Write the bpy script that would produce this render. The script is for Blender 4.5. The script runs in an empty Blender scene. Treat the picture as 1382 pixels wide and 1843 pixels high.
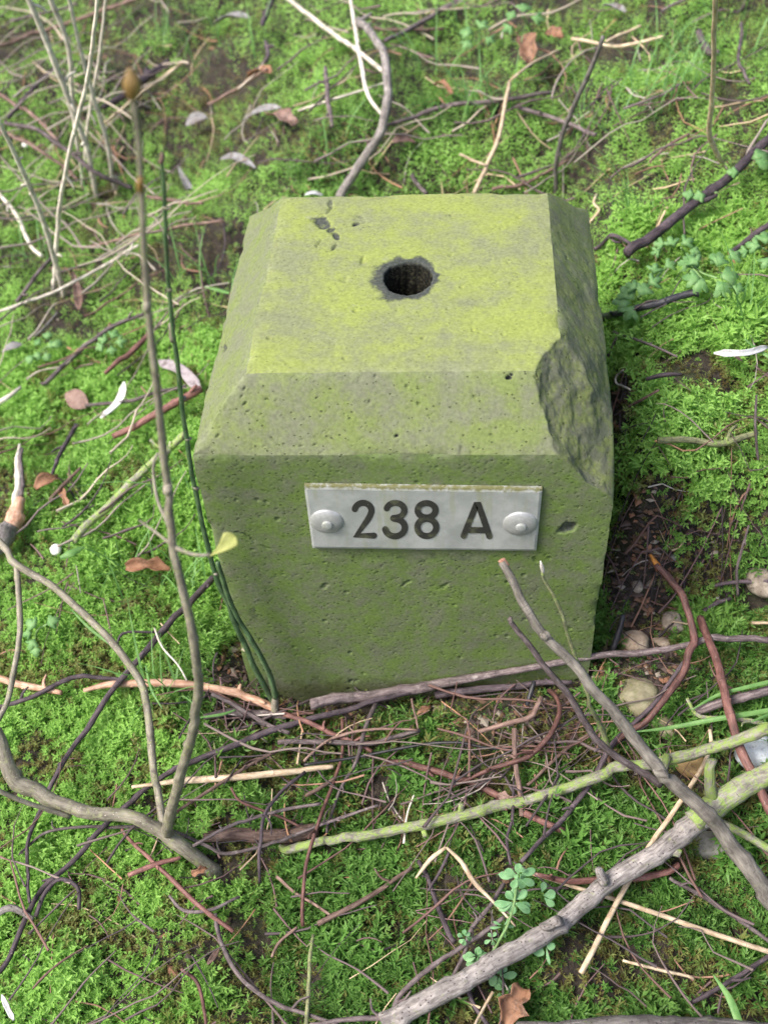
import bpy, math, random
import numpy as np
from mathutils import Vector

# ------------------------------------------------------------------ scene, camera, light
scene = bpy.context.scene
col = scene.collection
rng = np.random.default_rng(7)
random.seed(7)
R = math.radians

FPX, CX, CY = 1970.67, 691.0, 921.5           # focal length and centre in photograph pixels
CAM = np.array([0.0298, -0.3620, 0.3559 + 0.205])
YAW, PITCH, ROLL = -0.1114, 0.8257, -0.0796
fw = np.array([math.sin(YAW) * math.cos(PITCH), math.cos(YAW) * math.cos(PITCH), -math.sin(PITCH)])
rt0 = np.array([math.cos(YAW), -math.sin(YAW), 0.0]); up0 = np.cross(rt0, fw)
rt = math.cos(ROLL) * rt0 + math.sin(ROLL) * up0
up = -math.sin(ROLL) * rt0 + math.cos(ROLL) * up0

cd = bpy.data.cameras.new('camera')
cam = bpy.data.objects.new('camera', cd); col.objects.link(cam)
from mathutils import Matrix
M = Matrix.Identity(4)
for i in range(3):
    M[i][0] = rt[i]; M[i][1] = up[i]; M[i][2] = -fw[i]; M[i][3] = CAM[i]
cam.matrix_world = M
cd.sensor_fit = 'HORIZONTAL'; cd.sensor_width = 36.0
cd.lens = 36.0 * FPX / 1382.0
cd.clip_start = 0.01; cd.clip_end = 300
cd.dof.use_dof = True; cd.dof.focus_distance = 0.565; cd.dof.aperture_fstop = 12.5
scene.camera = cam

SUN_EL, SUN_AZ = R(54), R(-117)                 # azimuth measured from +Y towards +X
world = bpy.data.worlds.new('World'); scene.world = world; world.use_nodes = True
nt = world.node_tree
bg = nt.nodes['Background']
sky = nt.nodes.new('ShaderNodeTexSky'); sky.sky_type = 'NISHITA'; sky.sun_disc = False
sky.sun_elevation = SUN_EL; sky.sun_rotation = SUN_AZ
sky.air_density = 1.0; sky.dust_density = 6.0; sky.ozone_density = 1.0
nt.links.new(sky.outputs[0], bg.inputs[0]); bg.inputs[1].default_value = 0.13
sd = bpy.data.lights.new('sun', 'SUN'); sd.energy = 2.0; sd.angle = R(16); sd.color = (1.0, 0.96, 0.9)
sun = bpy.data.objects.new('sun', sd); col.objects.link(sun)
sdir = Vector((math.sin(SUN_AZ) * math.cos(SUN_EL), math.cos(SUN_AZ) * math.cos(SUN_EL), math.sin(SUN_EL)))
sun.rotation_euler = sdir.to_track_quat('Z', 'Y').to_euler()
vs = scene.view_settings
vs.view_transform = 'Standard'; vs.look = 'None'; vs.gamma = 1.0; vs.exposure = 1.07
try: vs.use_curve_mapping = False
except Exception: pass

# ------------------------------------------------------------------ numeric helpers
def _h(ix, iy, iz, seed):
    h = (ix.astype(np.int64) * 374761393 + iy.astype(np.int64) * 668265263 + iz.astype(np.int64) * 1440662683 + seed * 974634721) & 0xffffffff
    h = ((h ^ (h >> 13)) * 1274126177) & 0xffffffff
    h = ((h ^ (h >> 16)) * 2246822519) & 0xffffffff
    return ((h ^ (h >> 15)) & 0xffffff) / float(0xffffff)

def noise(x, y, z=0.0, seed=0):
    x = np.asarray(x, float); y = np.asarray(y, float); z = np.zeros_like(x) + z
    ix, iy, iz = np.floor(x), np.floor(y), np.floor(z)
    fx, fy, fz = x - ix, y - iy, z - iz
    fx = fx * fx * (3 - 2 * fx); fy = fy * fy * (3 - 2 * fy); fz = fz * fz * (3 - 2 * fz)
    r = 0
    for a in (0, 1):
        for b in (0, 1):
            for c in (0, 1):
                w = (fx if a else 1 - fx) * (fy if b else 1 - fy) * (fz if c else 1 - fz)
                r = r + w * _h(ix + a, iy + b, iz + c, seed)
    return r * 2 - 1

def fbm(x, y, z=0.0, seed=0, o=4):
    r, a, f = 0, 1.0, 1.0
    for k in range(o):
        r = r + a * noise(np.asarray(x) * f, np.asarray(y) * f, np.asarray(z) * f, seed + k * 17); a *= 0.5; f *= 2.03
    return r

def sstep(a, b, x):
    t = np.clip((np.asarray(x, float) - a) / (b - a), 0, 1)
    return t * t * (3 - 2 * t)

SW = 0.1                                       # half width of the stone
SD = 0.2037                                    # its depth
def stone_dist(x, y):
    dx = np.maximum(np.abs(x) - SW, 0); dy = np.maximum(np.abs(y - SD / 2) - SD / 2, 0)
    return np.hypot(dx, dy)

def G(x, y):
    """height of the soil"""
    x = np.asarray(x, float); y = np.asarray(y, float)
    z = 0.10 * (0.6 * np.tanh(x / 0.6)) + 0.012 + 0.15 * np.where(y < 6, y, 6 + 4 * np.tanh((y - 6) / 4))
    far = sstep(0.05, 0.5, y)
    z = z + 0.022 * fbm(x * 4.2 + 3.1, y * 4.2 + 1.7, 0, 3, 2) * (0.6 + 0.7 * far)
    z = z + 0.012 * fbm(x * 15, y * 15, 0, 9, 3)
    # moss bank to the right of the stone
    bank = sstep(0.100, 0.138, x) * sstep(0.035, 0.085, y + 0.02 * noise(x * 18, 3, 0, 5)) * (1 - sstep(0.25, 0.6, y))
    z = z + 0.070 * bank
    # cushions on the left, in front
    for (cx, cy, r, a) in ((-0.215, 0.00, 0.075, 0.022), (-0.145, -0.17, 0.06, 0.014), (-0.30, 0.12, 0.07, 0.016), (-0.02, -0.20, 0.06, 0.008)):
        z = z + a * np.exp(-((x - cx) ** 2 + (y - cy) ** 2) / (r * r))
    d = stone_dist(x, y)
    z = z - 0.007 * (1 - sstep(0.0, 0.025, d))
    # bare hollow beside the stone
    z = z - 0.012 * np.exp(-((x - 0.135) ** 2 / 0.035 ** 2 + (y - 0.015) ** 2 / 0.05 ** 2))
    return z

def rays(px, py):
    px = np.asarray(px, float); py = np.asarray(py, float)
    return fw[None] + ((px - CX) / FPX)[:, None] * rt[None] - ((py - CY) / FPX)[:, None] * up[None]

TS = np.concatenate([np.linspace(0.25, 1.2, 260), np.linspace(1.204, 4.0, 160)])
def hit(px, py, h=0.0):
    """depth along the view ray of the point h metres above the soil"""
    d = rays(np.atleast_1d(px), np.atleast_1d(py)); h = np.zeros(len(d)) + h
    P = CAM[None, None] + TS[None, :, None] * d[:, None, :]
    s = P[..., 2] - G(P[..., 0], P[..., 1]) - h[:, None]
    out = np.zeros(len(d))
    for i in range(len(d)):
        k = np.argmax(s[i] < 0)
        if k == 0: out[i] = TS[-1]; continue
        a, b = s[i, k - 1], s[i, k]; out[i] = TS[k - 1] + (TS[k] - TS[k - 1]) * a / (a - b)
    return out

def pt(px, py, h=0.0):
    t = hit([px], [py], h)[0]
    return CAM + t * rays([px], [py])[0], t

def on_plane_y(px, py, Y):
    d = rays([px], [py])[0]; t = (Y - CAM[1]) / d[1]
    return CAM + t * d, t

def on_plane_z(px, py, Z):
    d = rays([px], [py])[0]; t = (Z - CAM[2]) / d[2]
    return CAM + t * d, t

# ------------------------------------------------------------------ mesh helpers
def make_mesh(name, V, F, smooth=True, attrs=None, cols=None):
    V = np.asarray(V, np.float32); me = bpy.data.meshes.new(name)
    if isinstance(F, tuple):                   # (quads, triangles)
        q, t = F; me.vertices.add(len(V)); me.vertices.foreach_set('co', V.ravel())
        li = np.concatenate([q.ravel(), t.ravel()]).astype(np.int32); me.loops.add(len(li)); me.loops.foreach_set('vertex_index', li)
        ls = np.concatenate([np.arange(len(q)) * 4, len(q) * 4 + np.arange(len(t)) * 3]).astype(np.int32)
        me.polygons.add(len(ls)); me.polygons.foreach_set('loop_start', ls); me.update(calc_edges=True)
    elif isinstance(F, np.ndarray):
        n, k = F.shape
        me.vertices.add(len(V)); me.vertices.foreach_set('co', V.ravel())
        me.loops.add(n * k); me.loops.foreach_set('vertex_index', F.astype(np.int32).ravel())
        me.polygons.add(n); me.polygons.foreach_set('loop_start', np.arange(0, n * k, k, dtype=np.int32))
        me.update(calc_edges=True)
    else:
        me.from_pydata(V.tolist(), [], F); me.update()
    if smooth: me.polygons.foreach_set('use_smooth', np.ones(len(me.polygons), bool))
    else: me.polygons.foreach_set('use_smooth', np.zeros(len(me.polygons), bool))
    for k, a in (attrs or {}).items():
        a = np.asarray(a, np.float32)
        if a.ndim == 2:
            at = me.attributes.new(k, 'FLOAT_VECTOR', 'POINT'); at.data.foreach_set('vector', a.ravel())
        else:
            at = me.attributes.new(k, 'FLOAT', 'POINT'); at.data.foreach_set('value', a)
    for k, a in (cols or {}).items():
        at = me.attributes.new(k, 'FLOAT_COLOR', 'POINT'); at.data.foreach_set('color', np.asarray(a, np.float32).ravel())
    return me

def link(name, me, mat, parent=None, label=None, cat=None, group=None, kind=None, loc=None):
    o = bpy.data.objects.new(name, me); col.objects.link(o)
    if me is not None and mat is not None and not me.materials: me.materials.append(mat)
    if parent is not None: o.parent = parent
    if loc is not None: o.location = loc
    if label: o['label'] = label
    if cat: o['category'] = cat
    if group: o['group'] = group
    if kind: o['kind'] = kind
    return o

class MB:
    def __init__(s): s.V, s.F, s.B, s.n = [], [], [], 0
    def add(s, V, F, B=None):
        V = np.asarray(V, float)
        s.V.append(V); s.F += [tuple(i + s.n for i in f) for f in F]
        s.B.append(np.asarray(B, float) if B is not None else V); s.n += len(V)
    def mesh(s, name, smooth=True): return make_mesh(name, np.concatenate(s.V), s.F, smooth, {'bark': np.concatenate(s.B)})

def catmull(P, n):
    """resample control points (k, m) to n rows"""
    P = np.asarray(P, float)
    if len(P) == 2: P = np.stack([P[0], (P[0] + P[1]) / 2, P[1]])
    d = np.concatenate([[0], np.cumsum(np.linalg.norm(np.diff(P[:, :3], axis=0), axis=1) + 1e-9)])
    u = np.linspace(0, d[-1], n); out = []
    Q = np.concatenate([[2 * P[0] - P[1]], P, [2 * P[-1] - P[-2]]])
    for x in u:
        i = min(max(np.searchsorted(d, x, 'right') - 1, 0), len(P) - 2)
        t = (x - d[i]) / (d[i + 1] - d[i]); a, b, c, e = Q[i], Q[i + 1], Q[i + 2], Q[i + 3]
        out.append(0.5 * (2 * b + (c - a) * t + (2 * a - 5 * b + 4 * c - e) * t * t + (3 * b - a - 3 * c + e) * t ** 3))
    return np.array(out), u

def tube(mb, P, rad, sides=8, seed=0, rough=0.10, knots=True, ridges=0, flat=1.0, round_end=False):
    """P (k,3) control points, rad (k,) radii"""
    L = np.linalg.norm(np.diff(np.asarray(P), axis=0), axis=1).sum()
    n = int(np.clip(L / 0.0028, 6, 150))
    Q, u = catmull(np.concatenate([P, np.asarray(rad)[:, None]], 1), n)
    C, r = Q[:, :3], np.maximum(Q[:, 3], 0.00025)
    T = np.gradient(C, axis=0); T /= np.linalg.norm(T, axis=1)[:, None] + 1e-12
    rr = random.Random(seed)
    # slight irregularity of the axis
    if rough > 0:
        ks = np.sort(np.array([0.0, L] + [rr.uniform(0, L) for _ in range(int(L / 0.017))])); kw = [[rr.gauss(0, 1) for _ in ks] for _ in range(3)]
        C = C + np.stack([np.interp(u, ks, q) for q in kw], 1) * np.minimum(r, 0.0022)[:, None] * 0.42 * min(1, rough * 8)
        w = noise(u * 70 + seed * 3.3, u * 0 + seed, 0, 2)[:, None] * np.array([[0.5, 0.3, 0.4]]) + noise(u * 160 + seed, u * 0 + 9.5, 0, 4)[:, None] * np.array([[0.2, -0.2, 0.2]])
        C = C + w * r[:, None] * 0.55 * min(1, rough * 8)
    X = np.cross(T[0], [0.03, 0.02, 1.0]); X /= np.linalg.norm(X)
    kn = []
    if knots and L > 0.03:
        pos = rr.uniform(0.006, 0.016)
        while pos < L:
            kn.append((pos, rr.uniform(0.10, 0.42), rr.uniform(0, 6.28))); pos += rr.uniform(0.012, 0.045)
    th = np.linspace(0, 2 * math.pi, sides, endpoint=False)
    V, B = [], []
    for i in range(n):
        X = X - T[i] * (X @ T[i]); X /= np.linalg.norm(X); Y = np.cross(T[i], X)
        ra = r[i] * np.ones(sides)
        for (kp, ka, kf) in kn:
            if abs(u[i] - kp) < 0.006: ra = ra + r[i] * ka * math.exp(-((u[i] - kp) / (0.0009 + r[i] * 0.30)) ** 2) * np.clip(0.25 + 0.75 * np.cos(th - kf), 0, 1)
        if ridges: ra = ra * (1 + 0.13 * np.cos(ridges * th))
        rn = ra * (1 + rough * noise(np.cos(th) * 1.7 + seed, np.sin(th) * 1.7 + 5, u[i] * 130, 6) + 0.5 * rough * noise(np.cos(th) * 3 + seed, np.sin(th) * 3, u[i] * 420, 8))
        V.append(C[i] + (rn * np.cos(th))[:, None] * X + (rn * np.sin(th) * flat)[:, None] * Y)
        B.append(np.stack([np.cos(th) * r[i], np.sin(th) * r[i], np.full(sides, u[i]) + seed * 0.37], 1))
    e0, e1 = C[0] - T[0] * r[0] * (0.9 if round_end else 0.15), C[-1] + T[-1] * r[-1] * (0.9 if round_end else 0.15)
    V = np.concatenate(V + [e0[None], e1[None]]); B = np.concatenate(B + [np.array([[0, 0, seed * 0.37]]), np.array([[0, 0, u[-1] + seed * 0.37]])])
    F = []
    for i in range(n - 1):
        for j in range(sides):
            a, b = i * sides + j, i * sides + (j + 1) % sides
            F.append((a, b, b + sides, a + sides))
    for j in range(sides):
        F.append(((j + 1) % sides, j, n * sides)); F.append(((n - 1) * sides + j, (n - 1) * sides + (j + 1) % sides, n * sides + 1))
    mb.add(V, F, B)
    return C, r

def ribbon(mb, C, w, nrm, cup=0.15, seed=0, cross=4):
    """a thin curved blade: C (n,3) centre line, w (n,) widths, nrm (n,3) face normals"""
    n = len(C); T = np.gradient(C, axis=0); T /= np.linalg.norm(T, axis=1)[:, None] + 1e-12
    S = np.cross(T, nrm); S /= np.linalg.norm(S, axis=1)[:, None] + 1e-12
    N = np.cross(S, T)
    V, B = [], []
    for j in range(cross + 1):
        a = j / cross * 2 - 1
        V.append(C + S * (w * a / 2)[:, None] + N * (w * cup * (a * a - 0.4))[:, None]); B.append(np.stack([a * w / 2, np.zeros(n), np.linspace(0, 1, n) * 0.03 + seed], 1))
    V = np.stack(V, 1).reshape(-1, 3); B = np.stack(B, 1).reshape(-1, 3); m = cross + 1
    F = [(i * m + j, i * m + j + 1, (i + 1) * m + j + 1, (i + 1) * m + j) for i in range(n - 1) for j in range(cross)]
    mb.add(V, F, B)

def thicken(o, t):
    m = o.modifiers.new('thickness', 'SOLIDIFY'); m.thickness = t; m.offset = 0

# ------------------------------------------------------------------ materials
def new_mat(name):
    m = bpy.data.materials.new(name); m.use_nodes = True
    n = m.node_tree.nodes; b = n['Principled BSDF']
    return m, n, m.node_tree.links, b

def ramp(n, stops, interp='LINEAR'):
    r = n.new('ShaderNodeValToRGB'); r.color_ramp.interpolation = interp
    e = r.color_ramp.elements
    while len(e) > 1: e.remove(e[-1])
    e[0].position, e[0].color = stops[0][0], tuple(stops[0][1]) + (1,)
    for p, c in stops[1:]:
        x = e.new(p); x.color = tuple(c) + (1,)
    return r

def g3(v): return (v, v, v)

def mix(n, l, f, a, b, mode='MIX'):
    m = n.new('ShaderNodeMix'); m.data_type = 'RGBA'; m.blend_type = mode
    for s, v in ((m.inputs[0], f), (m.inputs[6], a), (m.inputs[7], b)):
        if hasattr(v, 'links') or hasattr(v, 'is_linked'): l.new(v, s)
        elif isinstance(v, (int, float)): s.default_value = v
        else: s.default_value = tuple(v) + (1,)
    return m.outputs[2]

def tex_noise(n, l, vec, scale, detail=4, rough=0.55):
    t = n.new('ShaderNodeTexNoise'); t.inputs['Scale'].default_value = scale; t.inputs['Detail'].default_value = detail; t.inputs['Roughness'].default_value = rough
    if vec is not None: l.new(vec, t.inputs['Vector'])
    return t

def math_n(n, l, op, a, b=None, clamp=False):
    m = n.new('ShaderNodeMath'); m.operation = op; m.use_clamp = clamp
    for s, v in ((m.inputs[0], a), (m.inputs[1], b)):
        if v is None: continue
        if isinstance(v, (int, float)): s.default_value = v
        else: l.new(v, s)
    return m.outputs[0]

def bark_mat(name, c1, c2, patch=None, amount=0.0, rough=0.75, bump=0.35, vary=0.35, speck=None, specamt=0.0, K=0.72):
    m, n, l, b = new_mat(name)
    c1, c2 = [tuple(v * K for v in c) for c in (c1, c2)]
    if patch is not None: patch = tuple(v * (0.5 + 0.5 * K) for v in patch)
    if speck is not None: speck = tuple(v * K for v in speck)
    at = n.new('ShaderNodeAttribute'); at.attribute_name = 'bark'
    mp = n.new('ShaderNodeMapping'); mp.inputs['Scale'].default_value = (1, 1, 0.22); l.new(at.outputs['Vector'], mp.inputs['Vector'])
    t1 = tex_noise(n, l, mp.outputs[0], 700, 5, 0.65)
    base = mix(n, l, ramp_out(n, l, t1.outputs[0], 0.32, 0.68), c1, c2)
    t2 = tex_noise(n, l, at.outputs['Vector'], 95, 4, 0.6)
    tone = n.new('ShaderNodeMapRange'); tone.inputs[1].default_value = 0.3; tone.inputs[2].default_value = 0.7; tone.inputs[3].default_value = 0.58; tone.inputs[4].default_value = 1.38
    l.new(t2.outputs[0], tone.inputs[0])
    base = mix(n, l, 1.0, base, comb(n, l, tone.outputs[0]), 'MULTIPLY')
    mp2 = n.new('ShaderNodeMapping'); mp2.inputs['Scale'].default_value = (0.5, 0.5, 2.4); l.new(at.outputs['Vector'], mp2.inputs['Vector'])
    t4 = tex_noise(n, l, mp2.outputs[0], 330, 4, 0.6)
    base = mix(n, l, math_n(n, l, 'MULTIPLY', ramp_out(n, l, t4.outputs[0], 0.60, 0.68), 0.6), base, tuple(v * 0.45 for v in c1))
    if patch is not None:
        t3 = tex_noise(n, l, at.outputs['Vector'], 240, 8, 0.78)
        f = ramp_out(n, l, t3.outputs[0], 0.62 - amount * 0.26, 0.74 - amount * 0.22)
        f = math_n(n, l, 'MULTIPLY', f, 0.85)
        base = mix(n, l, f, base, patch)
    if speck is not None:
        v = n.new('ShaderNodeTexVoronoi'); v.inputs['Scale'].default_value = 430; l.new(at.outputs['Vector'], v.inputs['Vector'])
        f = ramp_out(n, l, v.outputs['Distance'], specamt + 0.05, specamt)
        base = mix(n, l, f, base, speck)
    oi = n.new('ShaderNodeObjectInfo')
    mr = n.new('ShaderNodeMapRange'); mr.inputs[3].default_value = 1 - vary; mr.inputs[4].default_value = 1 + vary
    l.new(oi.outputs['Random'], mr.inputs[0])
    base = mix(n, l, 1.0, base, comb(n, l, mr.outputs[0]), 'MULTIPLY')
    l.new(base, b.inputs['Base Color']); b.inputs['Roughness'].default_value = rough
    b.inputs['Specular IOR Level'].default_value = 0.35
    bp = n.new('ShaderNodeBump'); bp.inputs['Strength'].default_value = min(1, bump * 1.5); bp.inputs['Distance'].default_value = 0.0012
    l.new(t1.outputs[0], bp.inputs['Height']); l.new(bp.outputs[0], b.inputs['Normal'])
    return m

def ramp_out(n, l, v, a, b2):
    mr = n.new('ShaderNodeMapRange'); mr.interpolation_type = 'SMOOTHSTEP'
    if b2 >= a: lo, hi, o0, o1 = a, b2, 0.0, 1.0
    else: lo, hi, o0, o1 = b2, a, 1.0, 0.0
    mr.inputs[1].default_value = lo; mr.inputs[2].default_value = hi; mr.inputs[3].default_value = o0; mr.inputs[4].default_value = o1
    l.new(v, mr.inputs[0]); return mr.outputs[0]

def comb(n, l, v):
    c = n.new('ShaderNodeCombineColor')
    for i in range(3): l.new(v, c.inputs[i])
    return c.outputs[0]

MT = {
    'purple': bark_mat('bark_purple_brown', (0.085, 0.062, 0.066), (0.225, 0.185, 0.185), (0.32, 0.29, 0.28), 0.25),
    'dark': bark_mat('bark_dark_violet', (0.045, 0.034, 0.042), (0.13, 0.10, 0.115), (0.22, 0.19, 0.20), 0.1),
    'grey': bark_mat('bark_grey', (0.135, 0.12, 0.115), (0.33, 0.305, 0.29), (0.22, 0.27, 0.09), 0.2, speck=(0.05, 0.04, 0.04), specamt=0.15),
    'lichen': bark_mat('bark_green_lichen', (0.20, 0.185, 0.16), (0.38, 0.36, 0.31), (0.25, 0.37, 0.075), 0.72, rough=0.9, bump=0.6),
    'mossy': bark_mat('bark_mossy_green', (0.13, 0.14, 0.08), (0.28, 0.29, 0.15), (0.20, 0.30, 0.07), 0.5, rough=0.9, bump=0.6),
    'olivegrey': bark_mat('bark_olive_grey', (0.15, 0.135, 0.12), (0.28, 0.26, 0.225), (0.22, 0.26, 0.11), 0.18, rough=0.85, bump=0.4, vary=0.1),
    'straw': bark_mat('stem_straw', (0.50, 0.36, 0.23), (0.78, 0.66, 0.48), (0.42, 0.25, 0.14), 0.08, rough=0.6, bump=0.2, vary=0.18),
    'pale': bark_mat('stem_pale_grey', (0.46, 0.41, 0.34), (0.70, 0.66, 0.58), (0.38, 0.30, 0.22), 0.1, rough=0.6, bump=0.2, vary=0.12, K=0.95),
    'red': bark_mat('bark_red_brown', (0.125, 0.055, 0.048), (0.27, 0.135, 0.115), (0.34, 0.25, 0.22), 0.15, rough=0.6),
    'brown': bark_mat('bark_brown', (0.14, 0.085, 0.07), (0.30, 0.205, 0.17), (0.40, 0.33, 0.28), 0.15),
    'tan': bark_mat('bark_tan_sapling', (0.19, 0.17, 0.13), (0.36, 0.33, 0.26), (0.28, 0.30, 0.15), 0.45, rough=0.6, bump=0.25, vary=0.06, speck=(0.60, 0.56, 0.46), specamt=0.09),
    'root': bark_mat('bark_pink_root', (0.52, 0.27, 0.17), (0.76, 0.52, 0.38), (0.36, 0.18, 0.11), 0.12, rough=0.55, bump=0.3, vary=0.08),
    'black': bark_mat('stem_black', (0.018, 0.018, 0.022), (0.06, 0.06, 0.07), None, 0, rough=0.4, bump=0.2),
    'green': bark_mat('stem_green', (0.06, 0.125, 0.055), (0.14, 0.225, 0.105), (0.30, 0.27, 0.18), 0.04, rough=0.45, bump=0.2, vary=0.05, speck=(0.45, 0.42, 0.32), specamt=0.06),
    'herb': bark_mat('stem_herb', (0.16, 0.30, 0.10), (0.28, 0.44, 0.18), None, 0, rough=0.5, bump=0.1, vary=0.1),
    'orange': bark_mat('wood_orange', (0.62, 0.20, 0.03), (0.80, 0.36, 0.07), None, 0, rough=0.6, vary=0.05),
    'cut': bark_mat('wood_cut_end', (0.34, 0.16, 0.11), (0.52, 0.30, 0.22), None, 0, rough=0.8, vary=0.05),
    'bud': bark_mat('bud_brown', (0.22, 0.13, 0.04), (0.42, 0.28, 0.09), None, 0, rough=0.5, vary=0.05),
    'budw': bark_mat('bud_white', (0.55, 0.52, 0.47), (0.78, 0.75, 0.70), None, 0, rough=0.7, vary=0.05),
}

def leaf_mat(name, c1, c2, patch=None, amount=0.2, trans=0.3, rough=0.55, scale=180):
    m, n, l, b = new_mat(name)
    tc = n.new('ShaderNodeTexCoord')
    t = tex_noise(n, l, tc.outputs['Object'], scale, 5, 0.6)
    c = mix(n, l, ramp_out(n, l, t.outputs[0], 0.3, 0.7), c1, c2)
    if patch is not None:
        t2 = tex_noise(n, l, tc.outputs['Object'], scale * 0.6, 5, 0.7)
        c = mix(n, l, ramp_out(n, l, t2.outputs[0], 0.60 - amount * 0.3, 0.72 - amount * 0.3), c, patch)
    l.new(c, b.inputs['Base Color']); b.inputs['Roughness'].default_value = rough
    b.inputs['Specular IOR Level'].default_value = 0.3
    bp = n.new('ShaderNodeBump'); bp.inputs['Strength'].default_value = 0.35; bp.inputs['Distance'].default_value = 0.0006
    l.new(t.outputs[0], bp.inputs['Height']); l.new(bp.outputs[0], b.inputs['Normal'])
    if trans > 0:
        tr = n.new('ShaderNodeBsdfTranslucent'); l.new(c, tr.inputs['Color'])
        ms = n.new('ShaderNodeMixShader'); ms.inputs[0].default_value = trans
        l.new(b.outputs[0], ms.inputs[1]); l.new(tr.outputs[0], ms.inputs[2]); l.new(ms.outputs[0], n['Material Output'].inputs[0])
    return m

ML = {
    'brown': leaf_mat('leaf_brown', (0.20, 0.105, 0.065), (0.34, 0.20, 0.13), (0.12, 0.07, 0.05), 0.3),
    'orange': leaf_mat('leaf_orange_brown', (0.26, 0.13, 0.075), (0.42, 0.24, 0.15), (0.15, 0.085, 0.055), 0.3),
    'pink': leaf_mat('leaf_pink_brown', (0.22, 0.135, 0.11), (0.34, 0.235, 0.20), (0.15, 0.10, 0.08), 0.3),
    'silver': leaf_mat('leaf_silver_grey', (0.17, 0.165, 0.165), (0.30, 0.30, 0.31), (0.14, 0.115, 0.10), 0.3, 0.15),
    'white': leaf_mat('bark_strip_white', (0.46, 0.46, 0.46), (0.64, 0.65, 0.66), (0.34, 0.31, 0.28), 0.25, 0.05),
    'greywood': leaf_mat('wood_weathered_grey', (0.22, 0.19, 0.20), (0.36, 0.32, 0.33), (0.15, 0.12, 0.12), 0.25, 0.0),
    'yellow': leaf_mat('leaf_yellow_green', (0.38, 0.42, 0.13), (0.54, 0.56, 0.22), (0.50, 0.34, 0.20), 0.1, 0.35),
    'herb': leaf_mat('leaf_fresh_green', (0.17, 0.37, 0.16), (0.28, 0.50, 0.25), None, 0, 0.35, 0.45),
    'herb2': leaf_mat('leaf_lobed_green', (0.13, 0.29, 0.095), (0.24, 0.43, 0.17), None, 0, 0.35, 0.5),
    'grass': leaf_mat('leaf_grass', (0.11, 0.26, 0.07), (0.20, 0.38, 0.12), None, 0, 0.35, 0.45),
}

def pebble_mat(name, c1, c2, c3, rough=0.7):
    m, n, l, b = new_mat(name)
    tc = n.new('ShaderNodeTexCoord')
    t = tex_noise(n, l, tc.outputs['Object'], 130, 6, 0.65); t2 = tex_noise(n, l, tc.outputs['Object'], 420, 5, 0.7)
    c = mix(n, l, ramp_out(n, l, t.outputs[0], 0.35, 0.65), c1, c2)
    c = mix(n, l, ramp_out(n, l, t2.outputs[0], 0.52, 0.68), c, c3)
    l.new(c, b.inputs['Base Color']); b.inputs['Roughness'].default_value = rough
    bp = n.new('ShaderNodeBump'); bp.inputs['Strength'].default_value = 0.5; bp.inputs['Distance'].default_value = 0.0008
    l.new(t2.outputs[0], bp.inputs['Height']); l.new(bp.outputs[0], b.inputs['Normal'])
    return m

# soil -------------------------------------------------------------
def soil_material():
    m, n, l, b = new_mat('soil')
    tc = n.new('ShaderNodeTexCoord'); at = n.new('ShaderNodeAttribute'); at.attribute_name = 'far'
    t = tex_noise(n, l, tc.outputs['Object'], 160, 6, 0.7); t2 = tex_noise(n, l, tc.outputs['Object'], 30, 4, 0.6)
    c = mix(n, l, ramp_out(n, l, t.outputs[0], 0.35, 0.7), (0.016, 0.013, 0.010), (0.058, 0.045, 0.034))
    g = mix(n, l, ramp_out(n, l, t.outputs[0], 0.35, 0.7), (0.045, 0.075, 0.012), (0.14, 0.24, 0.045))
    c = mix(n, l, ramp_out(n, l, t2.outputs[0], 0.52, 0.66), c, (0.040, 0.048, 0.018))
    c = mix(n, l, at.outputs['Fac'], c, g)
    l.new(c, b.inputs['Base Color']); b.inputs['Roughness'].default_value = 0.95
    bp = n.new('ShaderNodeBump'); bp.inputs['Strength'].default_value = 1.0; bp.inputs['Distance'].default_value = 0.004
    l.new(t.outputs[0], bp.inputs['Height']); l.new(bp.outputs[0], b.inputs['Normal'])
    return m

def moss_material():
    m, n, l, b = new_mat('moss')
    at = n.new('ShaderNodeAttribute'); at.attribute_name = 'tint'
    sp = n.new('ShaderNodeSeparateColor'); l.new(at.outputs['Color'], sp.inputs[0])
    # R: species patch with light falloff painted in, G: random per shoot, B: position along the shoot
    deep = mix(n, l, sp.outputs[1], (0.036, 0.115, 0.020), (0.080, 0.235, 0.038))
    fresh = mix(n, l, sp.outputs[1], (0.19, 0.39, 0.065), (0.33, 0.58, 0.13))
    c = mix(n, l, sp.outputs[0], deep, fresh)
    # old shoots are brownish
    c = mix(n, l, ramp_out(n, l, sp.outputs[1], 0.16, 0.06), c, (0.17, 0.125, 0.05))
    # the young tip of a shoot is paler
    c = mix(n, l, math_n(n, l, 'MULTIPLY', sp.outputs[2], 0.35), c, (0.35, 0.58, 0.16))
    l.new(c, b.inputs['Base Color']); b.inputs['Roughness'].default_value = 0.45; b.inputs['Specular IOR Level'].default_value = 0.25
    tr = n.new('ShaderNodeBsdfTranslucent'); l.new(c, tr.inputs['Color'])
    ms = n.new('ShaderNodeMixShader'); ms.inputs[0].default_value = 0.46
    l.new(b.outputs[0], ms.inputs[1]); l.new(tr.outputs[0], ms.inputs[2]); l.new(ms.outputs[0], n['Material Output'].inputs[0])
    return m

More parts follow.
